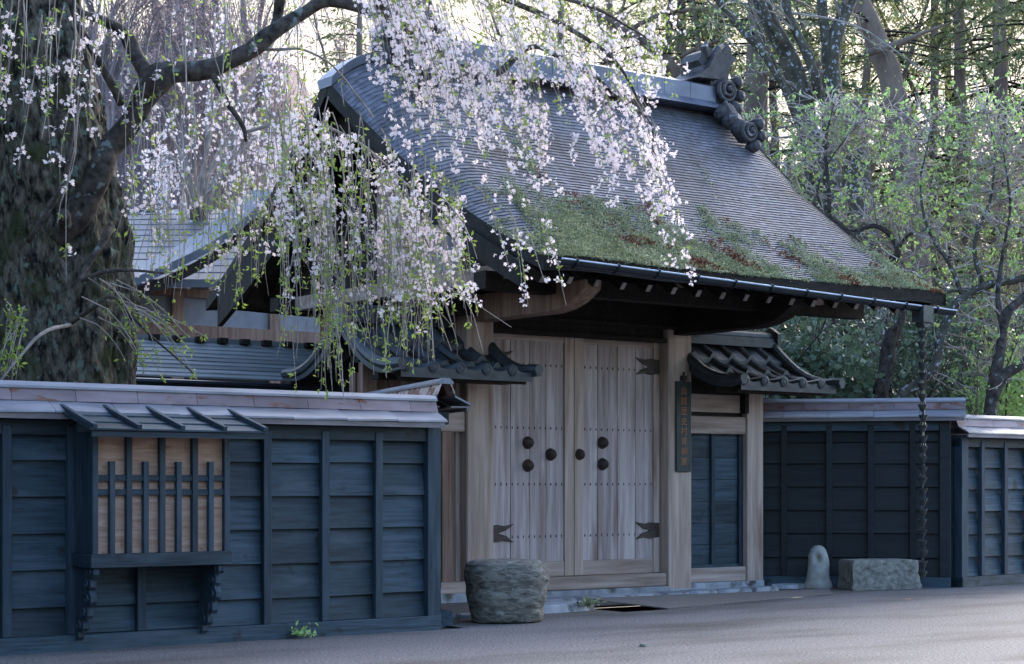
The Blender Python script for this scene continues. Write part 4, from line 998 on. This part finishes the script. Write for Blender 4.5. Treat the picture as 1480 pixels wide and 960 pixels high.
for _ in range(92):                                     # the dense upper mass
    x = U(520, 935); y = U(-70, 70)-40*(x < 640); Y0 = U(10.6, 11.6); dx = U(5, 55)
    k = 1-max(0, (x-700)/420)*.6
    strand(x, y, x+dx, y+U(60, 190)*k, Y0, Y0+U(-.2, .2), fl=(.0, 1, .75), lf=(0, 1, .16 if x < 720 else .3))
for _ in range(34):                                      # greener spray at the upper middle
    x = U(690, 940); y = U(-40, 60); Y0 = U(10.7, 11.6); strand(x, y, x+U(10, 60), y+U(50, 130), Y0, Y0, fl=(0, 1, .25), lf=(0, 1, .5))
# over the gable: denser leaf, bare lower ends
for _ in range(72):
    x = U(375, 655); y = 165+max(0, x-470)*.62+U(-35, 55); Y0 = U(10.9, 11.75)
    x1 = x+GA(14, 26); ye = U(370, 575) if x1 < 600 else U(350, 510)
    if x1 > 640: ye = min(ye, 430)
    strand(x, y, x1, max(ye, y+70), Y0, Y0+U(-.15, .15), fl=(.05, .72, .34), lf=(0, 1, .30), ex=.6, r=.0055)
for _ in range(40):
    x = U(400, 660); y = 190+max(0, x-480)*.62+U(-25, 90); Y0 = U(10.9, 11.75)
    strand(x, y, x+GA(10, 18), y+U(60, 150), Y0, Y0, fl=(0, 1, .5), lf=(0, 1, .4))
for _ in range(40):                                      # thick pink spray just left of the eave
    x = U(540, 665); y = 290+U(-30, 40); Y0 = U(10.9, 11.5); strand(x, y, x+GA(6, 14), min(y+U(80, 200), 500), Y0, Y0, fl=(0, .9, .6), lf=(0, 1, .3))
for _ in range(46):
    x = U(395, 640); y = U(250, 400); Y0 = U(10.9, 11.7); ye = min(y+U(90, 220), 575 if x < 560 else 520)
    strand(x, y, x+GA(12, 26), ye, Y0, Y0-.1, fl=(.1, .5, .15), lf=(.15, 1, .30), r=.0068, wv=.05)
for _ in range(26):                                      # leafless crossing shoots
    x = U(410, 650); y = U(290, 420); Y0 = U(11, 11.8); strand(x, y, x+U(-60, 70), y+U(50, 170), Y0, Y0, fl=(0, .4, .1), lf=(.5, 1, .3), r=.005)
for a in [(690, 270, 735, 385), (705, 280, 722, 350), (735, 300, 765, 445), (745, 330, 752, 420), (780, 325, 822, 440), (790, 300, 790, 375), (760, 330, 785, 405), (590, 400, 735, 470), (640, 390, 700, 510), (625, 400, 660, 500), (600, 380, 652, 505)]:
    strand(*a, 11.2, 11.1, fl=(.3, 1, .55) if a[0] > 680 else (.0, .4, .3), lf=(.1, .9, .4) if a[0] > 680 else (0, .4, .2), r=.006, wv=.035)
# left side: before the trunk and between trunk and gable
for _ in range(32):
    x = U(-10, 165); y = U(-60, 60); Y0 = U(11.6, 12.2); strand(x, y, x+GA(-6, 14), y+U(70, 230), Y0, Y0, fl=(.35, 1, .34), lf=(0, 1, .16), wv=.04)
for a in [(325, -20, 318, 330), (490, -20, 500, 160), (610, 0, 600, 260), (268, 60, 262, 300), (108, 0, 100, 400), (118, 150, 90, 330), (300, 50, 330, 200)]:
    strand(*a, 11.8, 11.7, fl=(0, 1, .12), lf=(.3, 1, .14), r=.007, wv=.05)
for _ in range(54):
    x = U(175, 470); y = U(-40, 130); Y0 = U(11.8, 12.6); strand(x, y, x+GA(0, 16), y+U(80, 220), Y0, Y0, fl=(.15, 1, .15), lf=(.1, 1, .34), wv=.04)
for _ in range(70):
    x = U(190, 400); y = U(200, 300); Y0 = U(11.9, 12.6); strand(x, y, x+GA(0, 14), y+U(70, 180), Y0, Y0, fl=(0, 1, .12), lf=(.2, 1, .38), wv=.04)
for _ in range(16):                                      # leafy shoots low on the trunk
    x = U(110, 180); y = U(400, 460); strand(x, y, x+U(20, 130), y+U(40, 115), 12.3, 12.1, fl=(0, 0, 0), lf=(.2, 1, .5), ex=.6, r=.005)
for _ in range(9): strand(U(5, 40), U(440, 480), U(-10, 30), U(520, 560), 12.2, 12.2, fl=(0, 0, 0), lf=(0, 1, .7))
for _ in range(6): strand(U(8, 25), U(435, 455), U(10, 40), U(465, 490), 12.2, 12.2, fl=(0, 0, 0), lf=(0, 1, .9))
tw = TW.build('hanging_twigs', M['twig'], CH); tw['kind'] = 'stuff'
bk = Bulk(); flowers(bk, FP, .0165); o = bk.build('blossoms', M['blossom'], CH); o['kind'] = 'stuff'
bk = Bulk(); leaves(bk, LP, .044, (0, 0, -1), .45, wide=.85); o = bk.build('leaves', M['young_leaf'], CH); o['kind'] = 'stuff'
NF = (len(FP), len(LP))

# ================================================================== GENERIC TREES
def grow(mb, p, d, L, r, lvl, tips, up=.0, kids=3, spread=.7, rough_=.25, n=4, tseg=None):
    pts = [p]; dd = d.normalized(); q = p
    for i in range(n):
        dd = (dd+Vector((GA(0, rough_), GA(0, rough_), GA(0, rough_)+up))*.6).normalized(); q = q+dd*L/n; pts.append(q)
    mb.tube(pts, [r*(1-.55*i/n) for i in range(n+1)], 7 if r > .04 else (4 if r > .012 else 3), cap=False)
    if tseg is not None: tseg.append(pts)
    if lvl == 0: tips.append(pts); return
    for k in range(kids):
        i = random.randint(max(1, n//2), n) if k else n
        sd_ = Vector((GA(0, 1), GA(0, 1), GA(0, 1))); sd_ = (sd_-dd*sd_.dot(dd)).normalized()
        nd = (dd+sd_*U(.4, 1.1)*spread).normalized()
        grow(mb, pts[i], nd, L*U(.55, .8), r*(.45 if i == n else .38)*U(.85, 1.15), lvl-1, tips, up, kids, spread, rough_, n, tseg)
def trunk_limbs(t, limbs, m, z=None, sides=12):
    out = []
    for k, l in enumerate(limbs):
        S = spline([(*D(p[0], p[1], p[2]), p[3]) for p in l], 5); S = wob(S, .06 if l[0][3] > .06 else .03, 1.6, k+3)
        b = MB(); b.tube([s[:3] for s in S], [s[3] for s in S], sides if l[0][3] > .05 else 7, .5)
        b.build('trunk' if l[0][1] > 480 or k == 0 else 'limb', m, t, smooth=True); out.append(S)
    return out
GZ = lambda z: HZ+F*EYE/z                                # image row of the ground at distance z

# budding shrubs on the right: crooked grey stems, a haze of pale twigs with green buds
def shrub(label, loc, limbs, regs, m, ntw, zr, nb=5):
    t = thing('budding_shrub', label, 'shrub', (*D(*loc, zr[0]+.4)[:2], 0), 0, 'budding shrubs behind the right fence')
    Ss = trunk_limbs(t, limbs, m)
    A = np.concatenate([S[2:] for S in Ss]); b = MB(); bp = []
    for _ in range(ntw):
        rg = random.choices(regs, [q[4] for q in regs])[0]
        g = D(U(rg[0], rg[2]), U(rg[1], rg[3]), U(*zr)); gv = np.array(g)
        dist = np.linalg.norm(A[:, :3]-gv, axis=1)+rng.exponential(.25, len(A)); s = A[dist.argmin()]; p = Vector(s[:3])
        L = (g-p).length
        if L > 2.2: p = g+(p-g)*(1.6/L); L = 1.6
        n = 6; arch = Vector((GA(0, .12), GA(0, .12), U(-.02, .22)))*L; pts = []
        for i in range(n+1):
            f = i/n; pts.append(p.lerp(g, f)+arch*math.sin(math.pi*f)+Vector((GA(0, .012), GA(0, .012), GA(0, .012))))
        r = min(.012, max(.005, s[3]*.5)); b.tube(pts, [r*(1-.6*i/n) for i in range(n+1)], 4, cap=False)
        for k in range(random.randint(2, 5)):
            i = random.randint(2, n); d = (pts[i]-pts[i-1]).normalized()+Vector((GA(0, .6), GA(0, .6), GA(.25, .6))); q = pts[i]; l = U(.12, .42); sp = [q]
            for _ in range(3): d = (d.normalized()+Vector((GA(0, .28), GA(0, .28), GA(.03, .28)))); q = q+d.normalized()*l/3; sp.append(q)
            b.tube(sp, [.0066, .006, .005, .0035], 3, cap=False)
            if random.random() < .7: bp += [sp[-1]]*random.randint(3, nb+2)
            if random.random() < .35: bp += [sp[-2]]*random.randint(1, 3)
    o = b.build('twigs', M['twig_pale'], t); o['kind'] = 'stuff'
    bk = Bulk(); P_ = np.array([tuple(q) for q in bp]); leaves(bk, P_+rng.normal(0, .014, P_.shape), .054, (0, 0, 1), .8, wide=1.2)
    o = bk.build('buds', M['bud_leaf'], t); o['kind'] = 'stuff'
    return t
zA = 22.0
shrub('budding shrub with a sawn-off mossy stem, beside the right end of the gate roof', (1280, 690), [
   [(1262, GZ(zA), zA, .10), (1268, 600, zA, .095), (1276, 545, zA, .09), (1290, 490, zA, .085), (1296, 470, zA-.1, .03)],
   [(1290, 500, zA, .06), (1303, 460, zA, .05), (1296, 430, zA, .045), (1280, 392, zA, .05), (1262, 372, zA, .045), (1238, 350, zA, .04), (1212, 322, zA, .036), (1180, 300, zA, .028), (1130, 262, zA, .018), (1085, 235, zA, .009)],
   [(1280, 392, zA, .045), (1298, 368, zA, .042), (1294, 345, zA, .04), (1270, 326, zA, .036), (1238, 332, zA, .02), (1205, 340, zA, .008)],
   [(1272, 388, zA, .02), (1290, 368, zA+.1, .018), (1298, 360, zA+.1, .02), (1312, 340, zA, .02), (1350, 330, zA, .014), (1400, 345, zA, .008)],
   [(1200, 325, zA, .03), (1198, 260, zA, .022), (1196, 200, zA, .016), (1205, 150, zA, .008)],
   [(1212, 330, zA, .012), (1180, 280, zA, .012), (1200, 230, zA, .010), (1240, 180, zA, .006)],
  ], [(1075, 145, 1300, 240, 1.2), (1075, 190, 1330, 330, 1.3), (1160, 300, 1340, 420, .6)], M['limb'], 230, (21.8, 23.6))
zB = 21.2
shrub('budding shrub with a long arching grey limb, in the middle behind the right fence', (1330, 690), [
   [(1290, GZ(zB), zB, .07), (1300, 600, zB, .06), (1322, 562, zB, .058), (1352, 528, zB, .055), (1362, 490, zB, .05), (1378, 440, zB, .046), (1420, 410, zB, .05), (1470, 398, zB, .05), (1530, 380, zB, .04)],
   [(1362, 490, zB, .02), (1338, 500, zB, .015), (1336, 470, zB, .010)],
   [(1390, 425, zB, .03), (1370, 380, zB, .024), (1340, 330, zB, .018), (1330, 260, zB, .012), (1345, 190, zB, .007)],
   [(1420, 410, zB, .03), (1410, 350, zB, .024), (1430, 290, zB, .018), (1440, 220, zB, .012), (1425, 160, zB, .007)],
   [(1400, 418, zB, .02), (1350, 425, zB, .014), (1310, 440, zB, .008)],
  ], [(1260, 140, 1500, 250, 1.1), (1290, 230, 1500, 400, 1.4), (1380, 400, 1500, 570, .35), (1340, 380, 1440, 470, .3)], M['lichen_bark'], 240, (21.0, 22.8))
zC = 21.0
shrub('budding shrub with two dark forked trunks, at the right edge behind the low fence', (1440, 690), [
   [(1425, GZ(zC), zC, .085), (1432, 590, zC, .075), (1440, 540, zC, .07), (1450, 480, zC, .062), (1458, 450, zC, .058), (1480, 425, zC, .05), (1520, 380, zC, .04)],
   [(1434, 580, zC, .06), (1450, 545, zC, .065), (1480, 525, zC, .06), (1530, 480, zC, .05)],
   [(1450, 480, zC, .035), (1440, 430, zC, .03), (1450, 370, zC, .022), (1462, 300, zC, .015), (1450, 220, zC, .008)],
  ], [(1380, 160, 1530, 330, 1.0), (1400, 320, 1530, 560, .9)], M['limb'], 160, (20.8, 22.4))

# lichen-spotted trees just behind the gate
def broad(label, limbs, m, lvl=3, tw=(), leafn=1, z=25, leafm='bud_leaf', leafL=.06, name='lichen_tree', group='lichen-spotted trees behind the gate'):
    p0 = D(limbs[0][0][0], GZ(limbs[0][0][2]), limbs[0][0][2])
    t = thing(name, label, 'tree', (p0.x, p0.y, 0), 0, group)
    Ss = trunk_limbs(t, limbs, m); b = MB(); tips = []
    for S in Ss:
        for k in range(tw[0]):
            i = random.randint(len(S)//3, len(S)-1); p = Vector(S[i, :3]); d = Vector((GA(0, 1), GA(0, .6), U(-.15, .7)))
            grow(b, p, d, U(tw[1], tw[2]), min(.03, max(.008, S[i, 3]*.35)), lvl-1, tips, .04, 3, .8, .3)
    o = b.build('branches', M['twig'] if m is not M['red_bark'] else M['dark_wood'], t); o['kind'] = 'stuff'
    if leafn:
        bp = [tuple(q) for pts in tips for q in pts[1:] for _ in range(leafn) if random.random() < .7]
        if bp:
            bk = Bulk(); P_ = np.array(bp); leaves(bk, P_+rng.normal(0, .05, P_.shape), leafL, (0, 0, 1), .5); o = bk.build('young_leaves', M[leafm], t); o['kind'] = 'stuff'
    return t
zD = 26.0
broad('tree with pale lichen on two slanting trunks, right behind the ridge ornament', [
   [(1190, GZ(zD), zD, .2), (1186, 420, zD, .18), (1178, 260, zD, .15), (1160, 145, zD, .15), (1140, 85, zD, .135), (1112, 30, zD, .12), (1085, -40, zD, .10)],
   [(1182, 300, zD, .06), (1165, 210, zD-.5, .06), (1138, 140, zD-.5, .058), (1108, 85, zD-.5, .058), (1078, 50, zD-.5, .06), (1048, 12, zD-.5, .055), (1015, -30, zD-.5, .05)],
   [(1160, 190, zD-.6, .02), (1130, 120, zD-.8, .02), (1100, 50, zD-.9, .018), (1082, 0, zD-.9, .016), (1070, -40, zD-.9, .014)],
   [(1130, 60, zD-.3, .06), (1108, 25, zD-.3, .055), (1095, -30, zD-.3, .05)],
  ], M['lichen_bark'], 3, (4, .7, 1.3), 1)
broad('tree forking into a wide V above its lichen-grey trunk, right of the ridge ornament', [
   [(1222, GZ(zD), zD, .17), (1216, 430, zD, .15), (1204, 300, zD, .14), (1200, 150, zD, .135), (1199, 100, zD, .14), (1194, 55, zD, .085), (1186, 0, zD, .075), (1178, -50, zD, .06)],
   [(1199, 105, zD, .10), (1210, 55, zD, .10), (1226, 10, zD, .10), (1248, -45, zD, .09)],
   [(1196, 165, zD, .07), (1182, 118, zD-.3, .075), (1164, 70, zD-.3, .065), (1144, 30, zD-.3, .06), (1130, -30, zD-.3, .055)],
   [(1198, 330, zD, .05), (1215, 280, zD, .03), (1235, 230, zD, .015)],
  ], M['lichen_bark'], 3, (4, .7, 1.3), 1)
broad('leaning tree with smooth red-brown trunk and a pale dead branch across it, upper right', [
   [(1345, GZ(30), 30, .3), (1320, 330, 30, .24), (1292, 130, 30, .2), (1276, 85, 30, .19), (1262, 45, 30, .175), (1240, 0, 30, .16), (1205, -60, 30, .14)],
   [(1252, 78, 29.7, .06), (1285, 66, 29.6, .055), (1320, 52, 29.5, .04), (1352, 40, 29.4, .025), (1385, 28, 29.4, .01)],
  ], M['red_bark'], 3, (4, .8, 1.6), 2, leafm='needle', leafL=.12, name='leaning_tree', group=None)
broad('stem tree with twin mossy trunks seen in the gap under the right eave', [
   [(1240, GZ(25), 25, .11), (1248, 575, 25, .10), (1240, 530, 25, .09), (1228, 490, 25, .08), (1215, 460, 25, .07), (1200, 400, 25, .06)],
   [(1262, 590, 25, .06), (1254, 540, 25, .06), (1238, 495, 25, .05), (1228, 450, 25, .04)],
   [(1330, GZ(25)-120, 25, .05), (1318, 540, 25, .04), (1306, 480, 25, .03), (1300, 420, 25, .02)],
  ], M['lichen_bark'], 2, (3, .5, .9), 1)
# pale stout trunk seen at (1270,500) and mottled trunk
broad('stout pale grey trunk among evergreens, seen below the right eave', [
   [(1272, GZ(29), 29, .33), (1268, 520, 29, .29), (1262, 460, 29, .27), (1255, 380, 29, .25), (1240, 250, 29, .22), (1225, 150, 29, .2)],
  ], M['lichen_bark'], 2, (4, .8, 1.3), 1)

# conifers
def conifer(label, px, z, H, r, h0, brL, nbr, lean=0.0, dens=14, m='needle', bl=.17, group='conifers of the wood behind'):
    p0 = D(px, GZ(z), z); p0.z = max(0, hillz(p0.x, p0.y)-.1); t = thing('conifer', label, 'tree', tuple(p0), 0, group)
    S = spline([(p0.x, p0.y, p0.z-.2, r), (p0.x+lean*.4, p0.y, p0.z+H*.35, r*.85), (p0.x+lean, p0.y, p0.z+H*.7, r*.55), (p0.x+lean*1.2, p0.y, p0.z+H, r*.1)], 6)
    S = wob(S, .06, .7, px); b = MB(); b.tube([s[:3] for s in S], [s[3] for s in S], 9, .5); b.build('trunk', M['red_bark'], t, smooth=True)
    b = MB(); P_ = []; A_ = []
    for k in range(nbr):
        f = h0+(1-h0)*(k+random.random())/nbr; i = min(int(f*(len(S)-1)), len(S)-2); p = Vector(S[i, :3]).lerp(Vector(S[i+1, :3]), f*(len(S)-1)-i)
        L = brL*U(.55, 1.1)*(1.1-.85*f**2); a = U(0, 6.283); d = Vector((math.cos(a), math.sin(a), U(-.05, .35)))
        n = 6; pts = [p]; q = p
        for j in range(n): d = (d+Vector((GA(0, .1), GA(0, .1), -.085+GA(0, .05)))).normalized(); q = q+d*L/n; pts.append(q)
        b.tube(pts, [max(.008, .03*L/2*(1-.75*j/n)) for j in range(n+1)], 4, cap=False)
        ns = int(dens*L*.8)
        for _ in range(ns):
            tt = U(.25, 1.0); j = min(int(tt*n), n-1); q = pts[j].lerp(pts[j+1], tt*n-j); sd_ = Vector((-d.y, d.x, 0))
            o2_ = sd_*GA(0, .16*L*(1.1-tt)+.06)+Vector((0, 0, GA(-.04, .05)))
            for _ in range(5): P_.append(tuple(q+o2_+Vector((GA(0, .07), GA(0, .07), GA(0, .03))))); A_.append((d.x+GA(0, .5), d.y+GA(0, .5), -.25))
    o = b.build('branches', M['dark_wood'], t); o['kind'] = 'stuff'
    bk = Bulk(); leaves(bk, np.array(P_), bl, np.array(A_), 1.0, wide=.55); o = bk.build('needles', M[m], t); o['kind'] = 'stuff'
conifer('dark thick conifer behind the ridge ornament', 1093, 34, 15, .33, .2, 2.6, 90, dens=20)
conifer('thin conifer left of the dark thick one, boughs level against the sky', 985, 40, 16, .2, .35, 3.4, 40, dens=10)
conifer('slim conifer right of the leaning red trunk', 1349, 38, 17, .13, .25, 2.8, 62, dens=12)
conifer('slim conifer with a bend, second from the right edge', 1412, 36, 17, .17, .22, 2.8, 64, lean=-.7, dens=13)
conifer('conifer nearest the right edge, dark trunk', 1446, 34, 17, .18, .22, 2.6, 70, dens=14)
conifer('conifer leaning into the frame at the right edge', 1500, 31, 16, .2, .15, 2.9, 80, dens=14)
conifer('bushy conifer low between the leaning red trunk and the slim one', 1305, 42, 9.5, .2, .1, 2.8, 90, dens=16)
conifer('sparse far conifer behind the middle of the ridge', 880, 52, 19, .2, .4, 3.2, 34, dens=9)
conifer('far conifer behind the weeping blossom, left part of the ridge', 520, 50, 13.0, .2, .3, 2.4, 50, dens=9)
conifer('sparse far conifer between ridge and dark thick conifer', 1040, 50, 19, .2, .3, 3.4, 50, dens=10)
conifer('far conifer standing high behind the V-forked tree', 1215, 46, 17, .22, .3, 3.2, 46, dens=9)
broad('dark bare tree slanting behind the ridge, upper middle of the picture', [
   [(1060, GZ(38), 38, .2), (1030, 250, 38, .16), (982, 112, 38, .13), (930, 62, 38, .10), (868, 22, 38, .08), (800, -40, 38, .05)],
   [(1000, 140, 38, .07), (1010, 60, 38, .06), (1000, 0, 38, .05), (995, -50, 38, .04)],
   [(960, 90, 38, .05), (1010, 70, 38, .05), (1060, 50, 38, .03)],
   [(905, 45, 38, .05), (960, 20, 38, .05), (1050, 12, 38, .03)],
  ], M['red_bark'], 3, (5, 1.0, 2.2), 1, leafm='young_leaf', leafL=.09, name='bare_tree', group=None)

def spring(label, px, z, lean, h, r, ntw, leafn=5):
    broad(label, [[(px, GZ(z), z, r), (px+lean*.3, 500, z, r*.9), (px+lean*.6, 250, z, r*.7), (px+lean, 60, z, r*.5), (px+lean*1.3, -80, z, r*.3)],
                  [(px+lean*.55, 280, z, r*.5), (px+lean*.4+60, 120, z, r*.35), (px+lean*.3+110, -30, z, r*.2)],
                  [(px+lean*.65, 230, z, r*.45), (px+lean*.7-70, 90, z, r*.3), (px+lean-120, -40, z, r*.15)]],
          M['red_bark'], 3, (ntw, 1.1, 2.6), leafn, leafm='olive_leaf', leafL=.10, name='spring_tree', group='olive-leaved spring trees behind the gate')
spring('olive-leaved spring tree behind the middle of the ridge', 800, 44, 10, 18, .16, 13)
spring('olive-leaved spring tree just left of the right ridge ornament', 940, 40, 25, 18, .15, 13)
spring('olive-leaved spring tree between the V-forked tree and the leaning red trunk', 1235, 38, 20, 18, .15, 13)
spring('olive-leaved spring tree behind the slim conifers at the upper right', 1380, 42, -10, 18, .16, 15)
spring('olive-leaved spring tree at the right edge', 1470, 40, 20, 18, .16, 14)
spring('olive-leaved spring tree behind the two slanting lichen trunks', 1130, 42, -15, 18, .16, 13)
# evergreen shrubs in the gap under the eave and behind the fence
def evergreen(label, px, py, z, rx, rz, n, L=.085, m='evergreen', lean=0):
    c = D(px, py, z); t = thing('evergreen_shrub', label, 'shrub', (c.x, c.y, 0), 0, 'evergreen shrubs behind the right fence')
    b = MB(); tips = []
    for k in range(7):
        grow(b, Vector((c.x+GA(0, .12), c.y+GA(0, .12), 0)), Vector((GA(0, .35), GA(0, .35), 1)), c.z*U(.6, .95), .035, 2, tips, .1, 3, .8, .2)
    b.build('stems', M['limb'], t)
    n = int(n*.72); cl = []
    for _ in range(n//26):
        v = rng.normal(size=3); v /= np.linalg.norm(v); v *= U(.25, 1)**.45; cl.append((c.x+v[0]*rx, c.y+v[1]*rx, max(.25, c.z+v[2]*rz)))
    cl = np.array(cl); idx = rng.integers(0, len(cl), n); P_ = cl[idx]+rng.normal(size=(n, 3))*(.15, .15, .11); P_ = P_[P_[:, 2] > .05]
    bk = Bulk(); tn = np.clip(rng.normal(.45, .25, len(P_)), 0, 1); leaves(bk, P_, L, (0, -.3, .25), .5, tone=tn, wide=1.1); o = bk.build('foliage', M[m], t); o['kind'] = 'stuff'
evergreen('dark evergreen shrub showing above the right wing tiles', 1150, 500, 23.5, 1.1, .9, 5200)
evergreen('glossy broad-leaved shrub with pale glints beside the right wing tiles', 1185, 560, 22.5, .7, .55, 2600, L=.13)
evergreen('evergreen shrub low behind the rain chain', 1320, 560, 24, 1.0, 1.0, 4200)
evergreen('evergreen shrub with small blue-green leaves under the arching limb', 1395, 520, 24, 1.0, 1.0, 5200)
evergreen('light green shrub peeping over the low fence at the right edge', 1470, 570, 22.3, .6, .5, 2400, m='bud_leaf')
evergreen('dark evergreen shrub filling the right edge', 1470, 500, 25, 1.0, 1.2, 4800)
evergreen('evergreen shrub behind the stout pale trunk', 1250, 480, 31, 1.3, 1.3, 3800)

# far wood: reads as one mass
bk = Bulk(); b = MB()
def woodmass(n, x0, x1, ytop, zr, L, ragged=50):
    px = rng.uniform(x0, x1, n); z = rng.uniform(*zr, n)
    top = np.interp(px, ytop[0], ytop[1])+ragged*np.array([noise.noise(Vector((p*.022, zz*.3, 0)))+.5*noise.noise(Vector((p*.07, zz, 5))) for p, zz in zip(px, z)])
    py = 640-(640-top)*rng.random(n)**.8
    keep = np.array([noise.noise(Vector((p*.03, q*.03, zz*.25))) > -.18 for p, q, zz in zip(px, py, z)])
    P_ = np.array([tuple(D(p, q, zz)) for p, q, zz, k in zip(px, py, z, keep) if k])
    leaves(bk, P_, L, (0, 0, -.2), .3, wide=1.2)
woodmass(15000, 980, 1540, ([980, 1100, 1200, 1300, 1400, 1540], [230, 240, 270, 250, 240, 230]), (48, 66), .34, 60)
woodmass(7000, 1050, 1540, ([1050, 1540], [400, 370]), (33, 44), .22, 60)
fw = bk.build('far_wood', M['olive']); tag(fw, 'olive-brown wood rising behind the shrubs on the right', 'wood', kind='stuff')
# bare purplish trees on the hill, upper left
bt = ['bare purplish tree on the hillside at the upper left, one of the hazy row']
for k in range(30):
    lat = -13+k*.33+U(-.4, .4); d_ = U(44, 62); X, Y = d_*SN+lat*CS, d_*CS-lat*SN
    z0 = hillz(X, Y); t = thing('bare_tree', bt[0], 'tree', (X, Y, z0), 0, 'bare trees on the hillside')
    b = MB(); tips = []; hgt = U(2.2, 3.4)*(1 if lat < -6.5 else .55); grow(b, Vector((X, Y, z0-.3)), Vector((GA(0, .08), GA(0, .08), 1)), hgt, .13, 4, tips, .12, 4, .62, .16)
    o = b.build('branches', M['far_twig'], t)
    P_ = np.array([tuple(q) for pts in tips for q in pts]); P_ = P_+rng.normal(0, .12, P_.shape)
    bk = Bulk(); leaves(bk, P_, .13, (0, 0, 1), .4, wide=.7); o = bk.build('buds', M['far_bud'], t); o['kind'] = 'stuff'
# brush on the hill
bk = Bulk(); b = MB()
for _ in range(9000):
    lat = U(-15, -1); d_ = U(32, 58); X, Y = d_*SN+lat*CS, d_*CS-lat*SN; z0 = hillz(X, Y); d = Vector((GA(0, .35), GA(0, .35), 1)).normalized(); L = U(.6, 2.2); p = Vector((X, Y, z0))
    b.tube([p, p+d*L*.5, p+d*L+Vector((GA(0, .15), GA(0, .15), 0))], [.014, .010, .004], 3, cap=False)
o = b.build('hill_brush', M['far_twig']); tag(o, 'thin purplish brush covering the hillside at the left', 'brush', kind='stuff')
# second flowering cherry, farther back between trunk and gable
C2 = thing('flowering_cherry', 'paler cherry in bloom behind the house roof, between the old trunk and the gable', 'tree', tuple(D(300, GZ(30), 30)*1.0-Vector((0, 0, 0))))
b = MB(); tips = []; p0 = D(290, GZ(30), 30); p0.z = hillz(p0.x, p0.y)
S = spline([(p0.x, p0.y, -.1, .2), (*D(290, 400, 30), .17), (*D(285, 300, 30), .13)], 5); bb = MB(); bb.tube([s[:3] for s in S], [s[3] for s in S], 9); bb.build('trunk', M['limb'], C2, smooth=True)
FP2 = []
for k in range(17):
    g = D(U(150, 470), U(-60, 270), U(28.6, 31.5)); s = Vector(S[-1, :3]) if k % 2 else Vector(S[-4, :3]); n = 8; pts = []
    for i in range(n+1):
        f = i/n; pts.append(s.lerp(g, f)+Vector((0, 0, .55*math.sin(math.pi*f)))+Vector((GA(0, .03), GA(0, .03), GA(0, .03))))
    b.tube(pts, [.03*(1-.8*i/n) for i in range(n+1)], 4, cap=False)
    for i in range(3, n+1):
        for _ in range(2):
            q = pts[i]+Vector((GA(0, .12), GA(0, .12), 0)); L = U(.3, 1.2); e = q+Vector((GA(0, .08), GA(0, .08), -L)); b.tube([pts[i], q, e], [.007, .006, .004], 3, cap=False)
            for _ in range(int(L*7)):
                c = q.lerp(e, random.random())
                if random.random() < .75:
                    for _ in range(3): FP2.append(c+Vector((GA(0, .05), GA(0, .05), GA(0, .05))))
b.build('branches', M['twig'], C2)['kind'] = 'stuff'
bk = Bulk(); flowers(bk, FP2, .036); o = bk.build('blossoms', M['blossom'], C2); o['kind'] = 'stuff'

# unseen trees added behind and left of the camera to block sky light
for k, (X, Y, h, r) in enumerate([(.8, 13.4, 10, 2.7), (-4.5, 10.5, 12, 3.4), (-7.5, 4.5, 12, 3.2), (-6, -2.5, 11, 3.2), (-1, -7.5, 10, 3.4), (5.5, -8.5, 9, 3.2), (12, -9, 8, 3.0)]):
    t = thing('blocker_cedar', 'dense dark cedar added out of the picture to block sky light', 'tree', (X, Y, 0), 0, 'unseen trees added to deepen the shade')
    b = MB(); b.tube([(X, Y, -.1), (X+.1, Y, h*.5), (X, Y, h)], [.35, .25, .05], 10, .5); b.build('trunk', M['red_bark'], t, smooth=True)
    n = 3600; f = rng.random(n)**.8; a_ = rng.uniform(0, 6.283, n); rr = r*(1.02-f)*rng.uniform(.3, 1, n)**.5*(1+.25*np.sin(a_*3+f*9))
    P_ = np.column_stack([X+rr*np.cos(a_), Y+rr*np.sin(a_), .6+f*(h-.4)]); bk = Bulk(); leaves(bk, P_, .55, (0, 0, -1), .4, wide=1.1); o = bk.build('foliage', M['needle'], t); o['kind'] = 'stuff'
